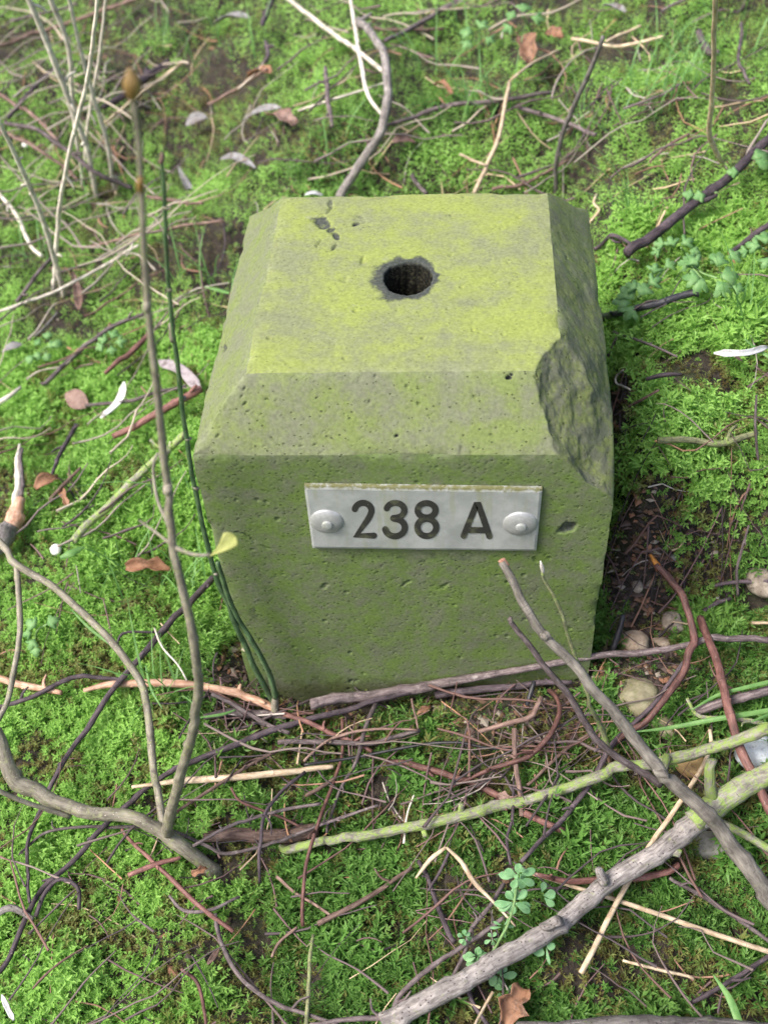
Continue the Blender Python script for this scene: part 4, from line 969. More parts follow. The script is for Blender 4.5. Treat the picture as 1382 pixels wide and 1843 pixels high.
for nm, pp, w, mt in (('splinter', [(30, 902), (32, 850), (34, 800)], (15, 12, 5), 'pale'), ('splinter', [(40, 890), (38, 840), (39, 806)], (9, 8, 5), 'purple'), ('torn_base', [(14, 952), (25, 930), (34, 896)], (32, 34, 18), 'root'), ('stump', [(-14, 990), (5, 965), (22, 940)], (40, 40, 26), 'grey')):
    P, r = line3(pp, w, 14); mb = MB(); C, rr = tube(mb, P, r, 9, 61 + len(nm), 0.3, False); SAMPLES.append(np.concatenate([C, rr[:, None]], 1)); link(nm, mb.mesh(nm), MT[mt], o)
T('twig', 'short grey twig at the left edge above the splintered stump', 'pale', [(-6, 725), (15, 714), (36, 698)], (9, 9, 6), 14)
T('twig', 'grey bent twig below the dead curled leaf', 'grey', [(60, 603), (82, 590), (102, 560)], (6, 6, 4), 13)
T('root', 'pinkish peeled root lying on the moss up to the foot of the stone', 'root', [(151, 1244), (211, 1231), (301, 1230), (369, 1237), (452, 1256), (497, 1277)], (7, 13, 15, 14, 15, 13), 9, 'root', rough=0.05)
T('root', 'end of a pinkish peeled root at the left edge', 'root', [(-8, 1218), (56, 1237), (110, 1248)], (13, 13, 9), 9, 'root', rough=0.05)
T('twig', 'dark curved twig from the left edge over the peeled root', 'dark', [(-8, 1277), (56, 1256), (113, 1226), (147, 1218), (222, 1223)], (8, 9, 9, 7), 12)
T('twig', 'long dark purple twig from the stone corner down across the left moss cushion', 'dark', [(386, 1040), (339, 1087), (294, 1139), (245, 1196), (196, 1252), (154, 1316), (117, 1365), (90, 1414), (74, 1454), (50, 1523), (54, 1625)], (12, 13, 12, 11, 11, 9, 8, 7, 6), 14)
T('twig', 'thin dark hooked twig on the left moss cushion', 'dark', [(211, 1166), (215, 1148), (230, 1138), (280, 1138)], (4, 5, 5), 16)
T('dry_twig', 'fine white curling stem on the left moss cushion', 'pale', [(278, 1130), (290, 1162), (320, 1196), (336, 1224)], (3.5, 4, 3.5), 18, 'stem', knots=False)
T('stick', 'thick pinkish brown stick half buried left of the lichened branch tip', 'brown', [(364, 1507), (434, 1502), (512, 1502), (575, 1494)], (20, 25, 26, 25), 7, 'stick')
T('twig', 'long straight red-brown twig below the sapling trunk', 'red', [(219, 1493), (260, 1536), (304, 1575), (365, 1636), (419, 1677)], (6, 8, 9, 8), 11)
T('twig', 'purple twig curving down to the bottom edge', 'purple', [(386, 1645), (399, 1701), (425, 1749), (469, 1792), (521, 1818), (610, 1846)], (8, 9, 8, 7), 11)
T('twig', 'thin red twig bending down at the bottom edge', 'red', [(326, 1745), (356, 1771), (373, 1850)], (6, 7, 6), 11)
T('twig', 'pinkish short twig just under the sapling trunk', 'red', [(230, 1578), (278, 1558), (324, 1546)], (9, 10, 7), 10)
T('twig', 'small arched black twig in the lower left moss', 'dark', [(65, 1653), (82, 1610), (109, 1584), (139, 1601), (143, 1638)], (8, 8, 8, 7), 13)
T('stick', 'grey stick end at the lower left edge', 'grey', [(-8, 1646), (22, 1636), (58, 1654)], (13, 13, 9), 12, 'stick')
T('twig', 'dark bow-shaped twig hanging below the straw', 'dark', [(549, 1389), (508, 1423), (477, 1467), (467, 1523), (467, 1590)], (6, 7, 7, 6), [14, 20, 24, 12])
T('twig', 'long thin purple twig passing under the sapling trunk', 'purple', [(39, 1536), (87, 1497), (174, 1488), (260, 1488), (312, 1497), (369, 1523), (412, 1538), (499, 1514), (568, 1488), (606, 1474)], (5, 6, 7, 7, 6), 10)
T('twig', 'thin brown twig slanting up from the sapling fork', 'brown', [(317, 1461), (369, 1428), (447, 1380), (500, 1352)], (6, 7, 6), 10)
T('twig', 'thin purple twig over the half buried pinkish stick', 'purple', [(347, 1523), (412, 1488), (490, 1462), (577, 1449)], (6, 7, 6), 16)
T('twig', 'short thin red twig above the half buried pinkish stick', 'red', [(414, 1419), (434, 1445), (499, 1467), (540, 1486)], (5, 6, 5), 14)
T('twig', 'thin looping purple twig beside the sapling trunk end', 'purple', [(304, 1614), (330, 1640), (378, 1640), (432, 1615)], (5, 7, 5), 11)
T('dry_twig', 'mossy grey stem standing at the bottom edge', 'mossy', [(563, 1682), (558, 1749), (550, 1850)], (6, 8, 8), 13, 'stem')
T('twig', 'short curved brown twig low in the moss near the red-brown twig tip', 'brown', [(490, 1723), (503, 1697), (536, 1670)], (5, 6, 5), 10)
T('twig', 'thin brown twig left of the red-brown twig end', 'brown', [(497, 1577), (529, 1606), (564, 1627), (600, 1652)], (6, 6, 5), 9)
T('twig', 'straight brown twig in the moss below the lichened branch', 'brown', [(574, 1664), (645, 1627), (692, 1598), (741, 1561)], (10, 10, 7), 9)
T('twig', 'dark bent twig below the middle of the lichened branch', 'dark', [(753, 1549), (768, 1583), (789, 1634), (817, 1698)], (8, 10, 10), 9)
T('twig', 'thin dark twig crossing the bent one below the lichened branch', 'dark', [(807, 1532), (789, 1573), (771, 1604)], (6, 6, 5), 13)
T('twig', 'long purple twig bending up from the bottom edge to the leafy herb', 'purple', [(560, 1846), (645, 1835), (700, 1828), (717, 1797), (753, 1761), (807, 1721), (862, 1685), (907, 1651)], (7, 9, 10, 10, 9, 9, 8), 12)
T('straw', 'pale flattened straw bent over left of the leafy herb', 'straw', [(804, 1527), (833, 1555), (855, 1591), (887, 1623), (928, 1668)], (5, 9, 9, 6, 4), 14, 'straw', rough=0.04, knots=False)
T('straw', 'pale split straw tip beside the bent straw', 'straw', [(748, 1581), (775, 1547), (802, 1526)], (4, 9, 6), 13, 'straw', rough=0.04, knots=False)
T('dry_twig', 'thin pale stem behind the lichened branch', 'pale', [(745, 1432), (732, 1468), (726, 1518)], (4, 4, 5), 9, 'stem', knots=False)
T('twig', 'short brown twig under the straw below the stone', 'brown', [(551, 1432), (578, 1416), (607, 1398)], (7, 8, 6), 10)
T('twig', 'thin purple twig from the pinkish stick towards the black stem', 'purple', [(500, 1515), (608, 1475), (681, 1450)], (5, 6, 5), 13)
T('twig', 'thin dark twig behind the upright pinkish brown one', 'dark', [(926, 1400), (924, 1470), (912, 1510), (920, 1557)], (5, 6, 6), 9)
T('dry_twig', 'thin pale stem at the bottom edge left of the thick branch', 'pale', [(495, 1808), (540, 1824), (600, 1846)], (4, 5, 5), 10, 'stem', knots=False)
T('twig', 'dark twig under the thick branch at the bottom', 'dark', [(838, 1776), (855, 1810), (880, 1850)], (9, 9, 8), 8)
T('straw', 'thin pale straw at the bottom beside the brown leaf', 'straw', [(888, 1786), (872, 1815), (852, 1852)], (6, 6, 5), 14, 'straw', knots=False)
T('twig', 'reddish twig lying against the foot of the stone at the left', 'red', [(505, 1282), (540, 1296), (590, 1318), (640, 1338), (668, 1352)], (9, 10, 9, 7), 8)
T('twig', 'grey-violet flat stick under the peeled root end', 'purple', [(365, 1290), (420, 1284), (480, 1284), (520, 1290)], (10, 16, 15, 9), 7, 'stick')
T('twig', 'purple twig crossing the flat stick at the peeled root end', 'purple', [(378, 1252), (420, 1270), (470, 1296), (520, 1320)], (7, 9, 8), 10)
T('twig', 'rough dark stick behind the long twig at the foot of the stone', 'dark', [(785, 1250), (850, 1240), (930, 1232), (985, 1226), (1030, 1228)], (16, 13, 12, 8), 7, 'stick')
T('twig', 'short black stalk by the bottom right of the stone', 'black', [(962, 1224), (955, 1250), (950, 1270)], (8, 9, 8), [16, 8])
T('twig', 'thin purple stem end before the stone, tip up', 'brown', [(740, 1258), (748, 1285), (752, 1312)], (4, 4, 4), [16, 10])

# ------------------------------------------------------------------ the sapling in the left foreground
o = link('bare_woody_stem', None, None, None, 'tan leafless sapling lying at the lower left, tall budded stem rising past the stone', 'sapling')
def part_twig(name, parent, mat, pts, w, h, seed, label=None, rough=0.07, press=False, **kw):
    P, r = line3(pts, w, h); mb = MB(); C, rr = tube(mb, P, r, 12 if max(w) > 18 else 8, seed, rough, **kw)
    if press: SAMPLES.append(np.concatenate([C, rr[:, None]], 1))
    return link(name, mb.mesh(name), MT[mat], parent, label), P, r
_, PTk, rTk = part_twig('trunk', o, 'tan', [(-12, 1310), (0, 1342), (22, 1393), (56, 1420), (108, 1449), (160, 1467), (226, 1471), (269, 1488), (304, 1511), (347, 1545), (402, 1584)], (24, 25, 28, 28, 26, 24, 24, 25, 27, 26, 26), [70, 62, 50, 40, 30, 20, 8, -6], 71, None, 0.12, True)
yj = PTk[8][1]
main = [(238, 165), (246, 228), (253, 329), (258, 456), (266, 550), (280, 673), (290, 773), (300, 873), (312, 985), (320, 1015), (335, 1091), (350, 1173), (356, 1241), (346, 1316), (324, 1403), (309, 1460), (299, 1500)]
nY = len(main)
P, t_ = [], []
pa = np.array(main, float); sc = np.concatenate([[0], np.cumsum(np.linalg.norm(np.diff(pa, axis=0), axis=1))]); sc /= sc[-1]
Yv = np.interp(sc, [0, 0.25, 0.5, 0.75, 1], [-0.075, -0.075, -0.085, -0.11, yj])
for (x, y), Yq in zip(main, Yv):
    p, tt = on_plane_y(x, y, Yq); P.append(p); t_.append(tt)
P = np.array(P); t_ = np.array(t_); wv = np.interp(sc, [0, 0.2, 0.4, 0.6, 0.8, 1], [10, 12, 14, 15, 17, 20])
mb = MB(); tube(mb, P, wv * t_ / FPX / 2, 12, 72, 0.06); link('tall_stem', mb.mesh('tall_stem'), MT['tan'], o)
MAINP = P
b0 = P[0]; dv = (P[0] - P[1]) / np.linalg.norm(P[0] - P[1])
mb = MB(); tube(mb, np.array([b0 - dv * 0.001, b0 + dv * 0.0012, b0 + dv * 0.0035, b0 + dv * 0.0058, b0 + dv * 0.0072]), [0.0013, 0.0022, 0.0026, 0.0015, 0.0004], 10, 73, 0.1, False, round_end=True); link('bud', mb.mesh('bud'), MT['bud'], o)
for k, (ix, ww) in enumerate(((2, 1.5), (4, 1.3), (7, 1.25))):
    c = P[ix]; dd = (P[ix - 1] - P[ix + 1]); dd /= np.linalg.norm(dd); r0 = wv[ix] * t_[ix] / FPX / 2
    mb = MB(); tube(mb, np.array([c - dd * 0.0022, c, c + dd * 0.0022]), [r0 * 1.02, r0 * ww, r0 * 1.02], 12, 80 + k, 0.12, False); link('node_ring', mb.mesh('node_ring'), MT['bud' if k == 0 else 'tan'], o)
t8 = depth_of(PTk[8])
def depth_line(name, parent, mat, pts, w, t0, t1, seed, rough=0.07, **kw):
    pts = np.array(pts, float); s = np.concatenate([[0], np.cumsum(np.linalg.norm(np.diff(pts, axis=0), axis=1))]); s /= s[-1]
    t = 1 / (1 / t0 + (1 / t1 - 1 / t0) * s); d = rays(pts[:, 0], pts[:, 1]); P = CAM[None] + t[:, None] * d
    w = np.interp(s, np.linspace(0, 1, len(w)), w); mb = MB(); tube(mb, P, w * t / FPX / 2, 10 if max(w) > 12 else 7, seed, rough, **kw)
    return link(name, mb.mesh(name), MT[mat], parent), P, t
tl0 = hit([0], [974], 0.085)[0]
_, P2, t2 = depth_line('left_stem', o, 'tan', [(294, 1492), (290, 1460), (278, 1392), (267, 1297), (260, 1241), (233, 1196), (199, 1154), (158, 1113), (94, 1057), (30, 1015), (-10, 968)], (15, 14, 14, 14, 14, 13, 13, 13, 14), t8, tl0, 74)
depth_line('side_stem', o, 'tan', [(30, 1013), (36, 1091), (36, 1151), (26, 1203), (15, 1260), (-10, 1310)], (11, 11, 11, 10), t2[9], t2[9] - 0.03, 75)
depth_line('side_stem', o, 'tan', [(126, 1470), (65, 1453), (-8, 1420)], (9, 9, 9), depth_of(PTk[5]), depth_of(PTk[5]) - 0.02, 76)
tm = depth_of(MAINP[8])
_, PL, _ = depth_line('leaf_stalk', o, 'tan', [(312, 985), (339, 997), (360, 1001), (378, 1000)], (10, 8, 7, 7), tm, tm - 0.002, 77)
depth_line('side_shoot', o, 'tan', [(311, 968), (300, 935), (286, 906), (278, 870), (276, 836), (284, 815)], (8, 7, 6, 4), tm, tm + 0.01, 78)
depth_line('side_shoot', o, 'tan', [(312, 984), (285, 962), (262, 945), (250, 936)], (7, 6, 5, 4), tm, tm + 0.004, 79)

def flat_leaf(name, mat, base, tip, wid, parent=None, label=None, cat=None, t0=None, h=10, bend=0.12, cup=0.15, nrm=None, shape='oval', seed=0, thick=0.00035, twist=0.0, dt=0.0, press=False):
    """a leaf blade between two photograph points"""
    if t0 is None: a, t_a = pt(*base, h * 1e-3); b, t_b = pt(*tip, h * 1e-3)
    else:
        t_a, t_b = t0, t0 + dt; a = CAM + t_a * rays([base[0]], [base[1]])[0]; b = CAM + t_b * rays([tip[0]], [tip[1]])[0]
    n = 13; s = np.linspace(0, 1, n); L = np.linalg.norm(b - a)
    N = np.array(nrm if nrm is not None else (0.0, -0.25, 1.0), float); N /= np.linalg.norm(N)
    C = a[None] + s[:, None] * (b - a)[None] + N[None] * (bend * L * np.sin(s * math.pi))[:, None]
    sid = np.cross((b - a) / L, N); C = C + sid[None] * (L * 0.05 * noise(s * 2 + seed, s * 0 + seed, 0, 3))[:, None]
    w0 = wid * (t_a + t_b) / 2 / FPX
    if shape == 'oval': w = w0 * np.clip(np.sin(np.pi * np.clip(s * 0.97 + 0.015, 0, 1)) ** 0.75, 0.02, 1)
    elif shape == 'obovate': w = w0 * np.clip(np.sin(np.pi * np.clip(s ** 1.6, 0, 1)) ** 0.8 + 0.12 * (1 - s), 0.03, 1)
    elif shape == 'fan': w = w0 * np.clip(0.04 + s ** 1.3, 0, 1) * np.clip((1 - s) * 9, 0.25, 1)
    elif shape == 'strip': w = w0 * np.clip(np.minimum(s, 1 - s) * 7, 0.25, 1) * (1 + 0.15 * noise(s * 5 + seed, s * 0, 0, 4))
    elif shape == 'scrap': w = w0 * np.clip(np.sin(np.pi * np.clip(s * 0.9 + 0.05, 0, 1)) ** 0.5, 0.1, 1) * (1 + 0.45 * noise(s * 6 + seed, s * 0, 0, 4))
    else: w = w0 * np.clip((1 - s) ** 0.6, 0.03, 1)
    NN = np.tile(N, (n, 1))
    if twist: NN = NN + sid[None] * (np.sin(s * 3 + seed)[:, None] * twist)
    mb = MB(); ribbon(mb, C, w, NN, cup, seed, 6)
    me = mb.mesh(name); ob = link(name, me, ML[mat], parent, label, cat); thicken(ob, thick)
    if press: SAMPLES.append(np.concatenate([C, w[:, None] / 2], 1))
    return ob
flat_leaf('leaf', 'yellow', (377, 1000), (424, 966), 40, o, 'pale yellow-green leaf', t0=depth_of(PL[-1]), shape='fan', nrm=(0.1, -0.8, 0.6), bend=0.05, cup=0.12, dt=-0.006)

# ------------------------------------------------------------------ the green stems at the stone's left corner
o = link('green_shrub', None, None, None, 'dark green stem with pale scars leaning against the left corner of the stone', 'shrub')
gp = [(291, 290), (294, 330), (298, 400), (301, 458), (306, 540), (311, 600), (320, 656), (330, 740), (338, 790), (341, 823), (350, 873), (363, 940), (376, 993), (403, 1072), (433, 1143), (463, 1211), (493, 1266)]
_, PG, rG = part_twig('tall_stem', o, 'green', gp, (8, 9, 9, 10, 10, 10, 11, 11, 12), ('Y', -0.012, -0.010, -0.010, -0.012, -0.016), 91, None, 0.05, ridges=4, knots=False)
mb = MB(); d0 = (PG[0] - PG[1]) / np.linalg.norm(PG[0] - PG[1]); tube(mb, np.array([PG[0] - d0 * 0.001, PG[0] + d0 * 0.001, PG[0] + d0 * 0.0025, PG[0] + d0 * 0.004]), [rG[0] * 1.2, rG[0] * 1.35, rG[0] * 1.1, rG[0] * 0.5], 9, 92, 0.3, False); link('broken_tip', mb.mesh('broken_tip'), MT['brown'], o)
for k, ix in enumerate((5,)):
    c = PG[ix]; dd = (PG[ix - 1] - PG[ix + 1]); dd /= np.linalg.norm(dd)
    mb = MB(); tube(mb, np.array([c - dd * 0.0045, c, c + dd * 0.0045]), [rG[ix] * 1.12, rG[ix] * 1.2, rG[ix] * 1.12], 9, 94, 0.2, False); link('corky_band', mb.mesh('corky_band'), MT['tan'], o)
for k, f in enumerate((0.1, 0.235, 0.42, 0.5, 0.63, 0.78, 0.9)):
    q = f * (len(PG) - 1); i = int(q); c = PG[i] + (PG[i + 1] - PG[i]) * (q - i); dd = (PG[i] - PG[i + 1]); dd /= np.linalg.norm(dd)
    mb = MB(); tube(mb, np.array([c - dd * 0.0006, c, c + dd * 0.0006]), [rG[i] * 0.95, rG[i] * 1.10, rG[i] * 0.95], 8, 100 + k, 0.45, False); link('leaf_scar', mb.mesh('leaf_scar'), MT['tan'], o)
part_twig('low_stem', o, 'green', [(391, 1012), (410, 1072), (433, 1121), (463, 1166), (485, 1211), (497, 1258)], (8, 9, 9, 10), ('Y', -0.013, -0.013, -0.020), 93, None, 0.08, ridges=4, knots=True)
part_twig('stem_foot', o, 'tan', [(494, 1256), (497, 1276), (497, 1300)], (14, 13, 9), ('Y', -0.019, -0.022), 96, None, 0.3)
# ------------------------------------------------------------------ dead leaves and bark strips
L_ = flat_leaf
def dl(name, label, mat, base, tip, wid, shape='scrap', h=13, bend=0.2, cup=0.3, cat='leaf', seed=1, nrm=None, twist=0.3):
    return L_(name, mat, base, tip, wid, None, label, cat, h=h, bend=bend, cup=cup, shape=shape, seed=seed, nrm=nrm, twist=twist, press=True)
dl('dead_leaf', 'pinkish brown dead leaf left of the tan sapling', 'pink', (158, 733), (118, 708), 36, 'oval', 14, 0.1, 0.1, seed=2, nrm=(0.2, -0.7, 0.7), twist=0)
dl('bark_strip', 'white curved bark strip left of the tan sapling', 'white', (180, 752), (222, 687), 19, 'strip', 30, -0.22, 0.25, 'bark', 3, (-0.5, -0.5, 0.7), 0)
dl('wood_strip', 'weathered grey flat wood piece touching the left side of the stone', 'greywood', (289, 645), (366, 698), 20, 'strip', 16, 0.03, 0.05, 'wood', 4, None, 0)
dl('dead_leaf', 'greyish curled narrow dead leaf under the whitest bare stem', 'pink', (131, 487), (138, 558), 17, 'oval', 18, -0.2, 0.35, seed=5)
dl('dead_leaf', 'orange leaf scrap left of the lichened stick', 'orange', (64, 880), (105, 858), 20, 'scrap', 14, 0.2, 0.3, seed=6)
dl('dead_leaf', 'small orange leaf scrap beside the thin brown twig at left', 'orange', (112, 880), (120, 912), 12, 'scrap', 13, 0.2, 0.3, seed=7)
dl('dead_leaf', 'rolled brown dead leaf between the tan sapling and the left moss', 'orange', (226, 1024), (310, 1024), 24, 'scrap', 18, 0.12, 0.5, seed=8)
dl('dead_leaf', 'orange-brown crumpled leaf at the bottom beside the leafy herb', 'orange', (938, 1776), (905, 1850), 46, 'scrap', 16, 0.15, 0.4, seed=9)
dl('dead_leaf', 'orange dead leaf lying near the top, behind the dark half-buried stick', 'orange', (446, 146), (488, 130), 24, 'scrap', 16, 0.2, 0.3, seed=10)
dl('dead_leaf', 'larger orange-pink leaf on the moss left of the grey upright twig', 'pink', (483, 208), (534, 222), 30, 'scrap', 16, 0.2, 0.3, seed=11)
dl('dead_leaf', 'grey dead leaf lying against the orange-pink leaf', 'silver', (432, 222), (507, 190), 15, 'strip', 17, 0.1, 0.2, seed=12)
dl('dead_leaf', 'whitish oval leaf on the moss above the green stem', 'silver', (334, 224), (374, 212), 22, 'oval', 17, 0.15, 0.25, seed=13)
dl('dead_leaf', 'grey narrow leaf left of the stone top', 'silver', (400, 283), (458, 304), 19, 'oval', 17, 0.1, 0.25, seed=14)
dl('dead_leaf', 'dark grey curled leaf beside the tip of the green stem', 'silver', (316, 298), (340, 338), 14, 'oval', 17, -0.2, 0.3, seed=15)
dl('dead_leaf', 'long pale grey leaf at the top left of the dark forked twig', 'silver', (384, 42), (448, 34), 22, 'oval', 17, 0.1, 0.25, seed=16)
dl('dead_leaf', 'small white leaf behind the back left corner of the stone', 'white', (548, 350), (582, 350), 11, 'oval', 20, 0.1, 0.2, seed=17)
dl('dead_leaf', 'brown crumpled leaf hanging at the top right', 'brown', (940, 62), (958, 112), 34, 'scrap', 24, 0.2, 0.35, seed=18)
dl('dead_leaf', 'orange-brown leaf right of the crumpled one at the top', 'orange', (982, 58), (1012, 68), 20, 'scrap', 20, 0.2, 0.35, seed=19)
dl('dead_leaf', 'reddish leaf scrap on the moss just behind the stone', 'pink', (706, 252), (748, 258), 17, 'scrap', 15, 0.15, 0.3, seed=20)
dl('dead_leaf', 'small tan leaf scrap above the purple twig behind the stone', 'orange', (782, 152), (812, 168), 15, 'scrap', 16, 0.15, 0.3, seed=21)
dl('bark_strip', 'white and black bark strip at the right edge on the moss bank', 'white', (1284, 634), (1384, 628), 12, 'strip', 22, 0.16, 0.15, 'bark', 22, (0, -0.8, 0.6), 0)
dl('bark_strip', 'narrow tan bark strip below the white one at the right edge', 'pink', (1290, 637), (1336, 648), 8, 'strip', 15, 0.2, 0.1, 'bark', 23, None, 0)
dl('dead_leaf', 'small tan leaf scrap in the litter before the stone', 'orange', (750, 1285), (775, 1272), 10, 'scrap', 11, 0.2, 0.3, seed=24)
dl('dead_leaf', 'pale brown leaf scrap where the red cane breaks off', 'pink', (895, 1432), (928, 1444), 18, 'scrap', 12, 0.1, 0.3, seed=25)
dl('dead_leaf', 'tiny brown leaf curl under the sapling trunk', 'orange', (345, 1575), (372, 1562), 13, 'scrap', 13, 0.2, 0.4, seed=26)
dl('dead_leaf', 'pale husk in the moss near the purple curving twig', 'pink', (374, 1738), (396, 1706), 10, 'oval', 14, 0.1, 0.3, seed=27)
dl('dead_leaf', 'white sliver of bark at the lower left edge', 'white', (4, 1790), (24, 1838), 9, 'strip', 15, 0.05, 0.2, 'bark', 28)
dl('dead_leaf', 'blue-grey leaf at the top edge, far right of centre', 'silver', (1086, 8), (1124, 22), 18, 'oval', 17, 0.1, 0.25, seed=29)
dl('dead_leaf', 'grey leaf at the left edge beside the small compound leaf', 'silver', (4, 634), (40, 618), 16, 'oval', 16, 0.1, 0.25, seed=30)
dl('dead_leaf', 'small rust scrap in the dark gap beside the stone', 'orange', (1096, 776), (1112, 768), 12, 'scrap', 10, 0.2, 0.3, seed=31)

# ------------------------------------------------------------------ pebbles
PM = {
    'tan': pebble_mat('pebble_tan', (0.24, 0.18, 0.13), (0.38, 0.31, 0.24), (0.17, 0.13, 0.09)),
    'olive': pebble_mat('pebble_olive', (0.20, 0.18, 0.11), (0.31, 0.29, 0.19), (0.15, 0.17, 0.06)),
    'rough': pebble_mat('pebble_rough', (0.17, 0.14, 0.11), (0.33, 0.29, 0.24), (0.10, 0.08, 0.06), 0.9),
    'ochre': pebble_mat('pebble_ochre', (0.26, 0.17, 0.07), (0.36, 0.26, 0.12), (0.15, 0.10, 0.05)),
    'blue': pebble_mat('pebble_blue_grey', (0.38, 0.42, 0.46), (0.52, 0.56, 0.58), (0.28, 0.29, 0.30)),
    'grey': pebble_mat('pebble_grey', (0.13, 0.13, 0.12), (0.22, 0.22, 0.20), (0.09, 0.10, 0.06)),
    'white': pebble_mat('pebble_white', (0.62, 0.62, 0.58), (0.80, 0.80, 0.77), (0.45, 0.44, 0.40)),
}
PEB = []
def pebble(label, mat, px, py, wx, wy, rot=0.0, seed=0, bury=0.25, name='pebble', jag=0.0):
    c, t = pt(px, py, 0.0); rx, ry = wx / 2 * t / FPX, wy / 2 * t / FPX
    V, F = uvsphere(22, 14)
    k = 1 + 0.14 * fbm(V[:, 0] * 1.2 + seed * 3.7, V[:, 1] * 1.2, V[:, 2] * 1.2, 91, 2) + 0.05 * noise(V[:, 0] * 4 + seed, V[:, 1] * 4, V[:, 2] * 4, 93) + jag * noise(V[:, 0] * 2.6 + seed, V[:, 1] * 2.6, V[:, 2] * 2.6, 95)
    V = V * k[:, None]
    rz = min(rx, ry) * 0.8
    V = V * np.array([rx, ry * 1.15, rz]); ca, sa = math.cos(R(rot)), math.sin(R(rot))
    V = np.stack([V[:, 0] * ca - V[:, 1] * sa, V[:, 0] * sa + V[:, 1] * ca, V[:, 2]], 1)
    cen = c + np.array([0, 0, rz * (1 - 2 * bury)])
    PEB.append((cen[0], cen[1], max(rx, ry)))
    link(name, make_mesh(name, V, F, True), PM[mat], None, label, 'pebble', loc=tuple(cen))
pebble('smooth oval tan pebble right of the stone foot', 'tan', 1141, 1163, 56, 40, -20, 1, 0.1)
pebble('small pale pebble beside the oval tan one', 'tan', 1190, 1158, 34, 17, -12, 2, 0.15)
pebble('rough brown lump below the orange-tipped twig', 'rough', 1210, 1127, 46, 40, 10, 3, 0.2, jag=0.2)
pebble('large flat olive stone under the sawn stick and bent red twig', 'olive', 1150, 1262, 84, 66, -25, 4, 0.3, jag=0.12)
pebble('olive pebble below the large flat one, beside the grass blade', 'olive', 1196, 1312, 56, 36, -30, 5, 0.3)
pebble('brown pebble at the right edge beside the dark twig', 'rough', 1366, 1054, 54, 64, 30, 6, 0.15)
pebble('light blue-grey stone at the right edge behind the lichened branch', 'blue', 1358, 1362, 84, 62, 20, 7, 0.2)
pebble('ochre pebble behind the lichened branch', 'ochre', 1246, 1384, 62, 42, -10, 8, 0.25)
pebble('dark grey stone under the fork of the thick branch', 'grey', 1276, 1526, 78, 44, 5, 9, 0.3)
pebble('small brown pebble in bare soil right of the stone', 'rough', 1147, 1057, 20, 28, 0, 10, 0.2)
pebble('tiny white speck on the dark soil near the right edge', 'white', 1290, 1077, 9, 8, 0, 11, 0.1)
pebble('small white snail-like lump on the moss left of the sapling', 'white', 104, 998, 20, 20, 0, 12, -0.3)
pebble('tiny grey pebble near the top of the bare soil patch', 'grey', 1208, 1006, 16, 16, 0, 13, 0.2)
pebble('small tan pebble in the litter below the stone', 'tan', 790, 1283, 22, 16, 0, 14, 0.2)
pebble('small white stone at the far left under the thicket', 'white', 49, 266, 14, 14, 0, 15, -0.2)

# ------------------------------------------------------------------ herbs
def whorl(parent, px, py, t, n, lw, ln, a0, tilt=0.75, mat='herb', seed=0, squash=0.8):
    for k in range(n):
        a = a0 + 2 * math.pi * k / n + 0.25 * math.sin(seed + k * 2.3)
        q = ln * (0.85 + 0.3 * ((math.sin(seed * 1.7 + k * 4.1) + 1) / 2))
        tip = (px + q * math.cos(a), py + q * squash * math.sin(a))
        flat_leaf('leaf', mat, (px + 3 * math.cos(a), py + 3 * math.sin(a)), tip, lw, parent, t0=t, dt=0.002 * math.sin(a + 1) + 0.0012, shape='obovate', nrm=-fw + np.array([0, 0, 0.4]), bend=0.08, cup=0.10, seed=seed + k, thick=0.0003)
o = link('leafy_herb', None, None, None, 'fresh green herb with whorls of rounded leaves at the bottom right of centre', 'plant')
th = pt(925, 1640, 0.026)[1]
depth_line('stem', o, 'herb', [(932, 1580), (926, 1622), (915, 1662), (897, 1697), (880, 1726), (866, 1745)], (4, 5, 6, 6), th - 0.012, th + 0.004, 111, 0.04, knots=False)
depth_line('side_stem', o, 'herb', [(862, 1732), (885, 1752), (905, 1775)], (4, 4), th, th + 0.002, 112, 0.04, knots=False)
for (x, y, n_l, lw, ln, a0, dt, sd_) in ((932, 1578, 7, 14, 31, 0.3, -0.013, 1), (934, 1572, 4, 8, 13, 0.9, -0.016, 9), (925, 1624, 8, 14, 33, 0.1, -0.008, 2), (862, 1730, 8, 13, 30, 0.5, 0.0, 3), (858, 1722, 5, 10, 20, 0.0, -0.004, 4), (897, 1757, 6, 14, 30, 0.2, 0.0, 5), (836, 1688, 6, 8, 16, 0.4, -0.004, 6), (886, 1690, 5, 7, 16, 0.2, -0.003, 7), (908, 1785, 4, 12, 24, 0.8, 0.001, 8), (905, 1668, 5, 5, 24, 0.2, -0.004, 10)):
    whorl(o, x, y, th + dt, n_l, lw, ln, a0, seed=sd_)
o = link('herb_seedling', None, None, None, 'small seedling with rounded leaves half under the thick branch', 'plant')
t9 = pt(985, 1612, 0.02)[1]
for (bx, by, tx, ty, w_) in ((978, 1612, 1000, 1608, 18), (980, 1616, 997, 1632, 13), (975, 1606, 980, 1588, 12)): flat_leaf('leaf', 'herb', (bx, by), (tx, ty), w_, o, t0=t9, shape='obovate', nrm=-fw, bend=0.05, cup=0.1)
o = link('herb_seedling', None, None, None, 'small round-leaved seedling just below the thick branch near the knot', 'plant')
t9 = pt(972, 1712, 0.02)[1]
for (bx, by, tx, ty, w_) in ((974, 1700, 966, 1722, 22), (982, 1696, 998, 1708, 15), (984, 1706, 988, 1738, 6)): flat_leaf('leaf', 'herb', (bx, by), (tx, ty), w_, o, t0=t9, shape='obovate', nrm=-fw, bend=0.05, cup=0.1)

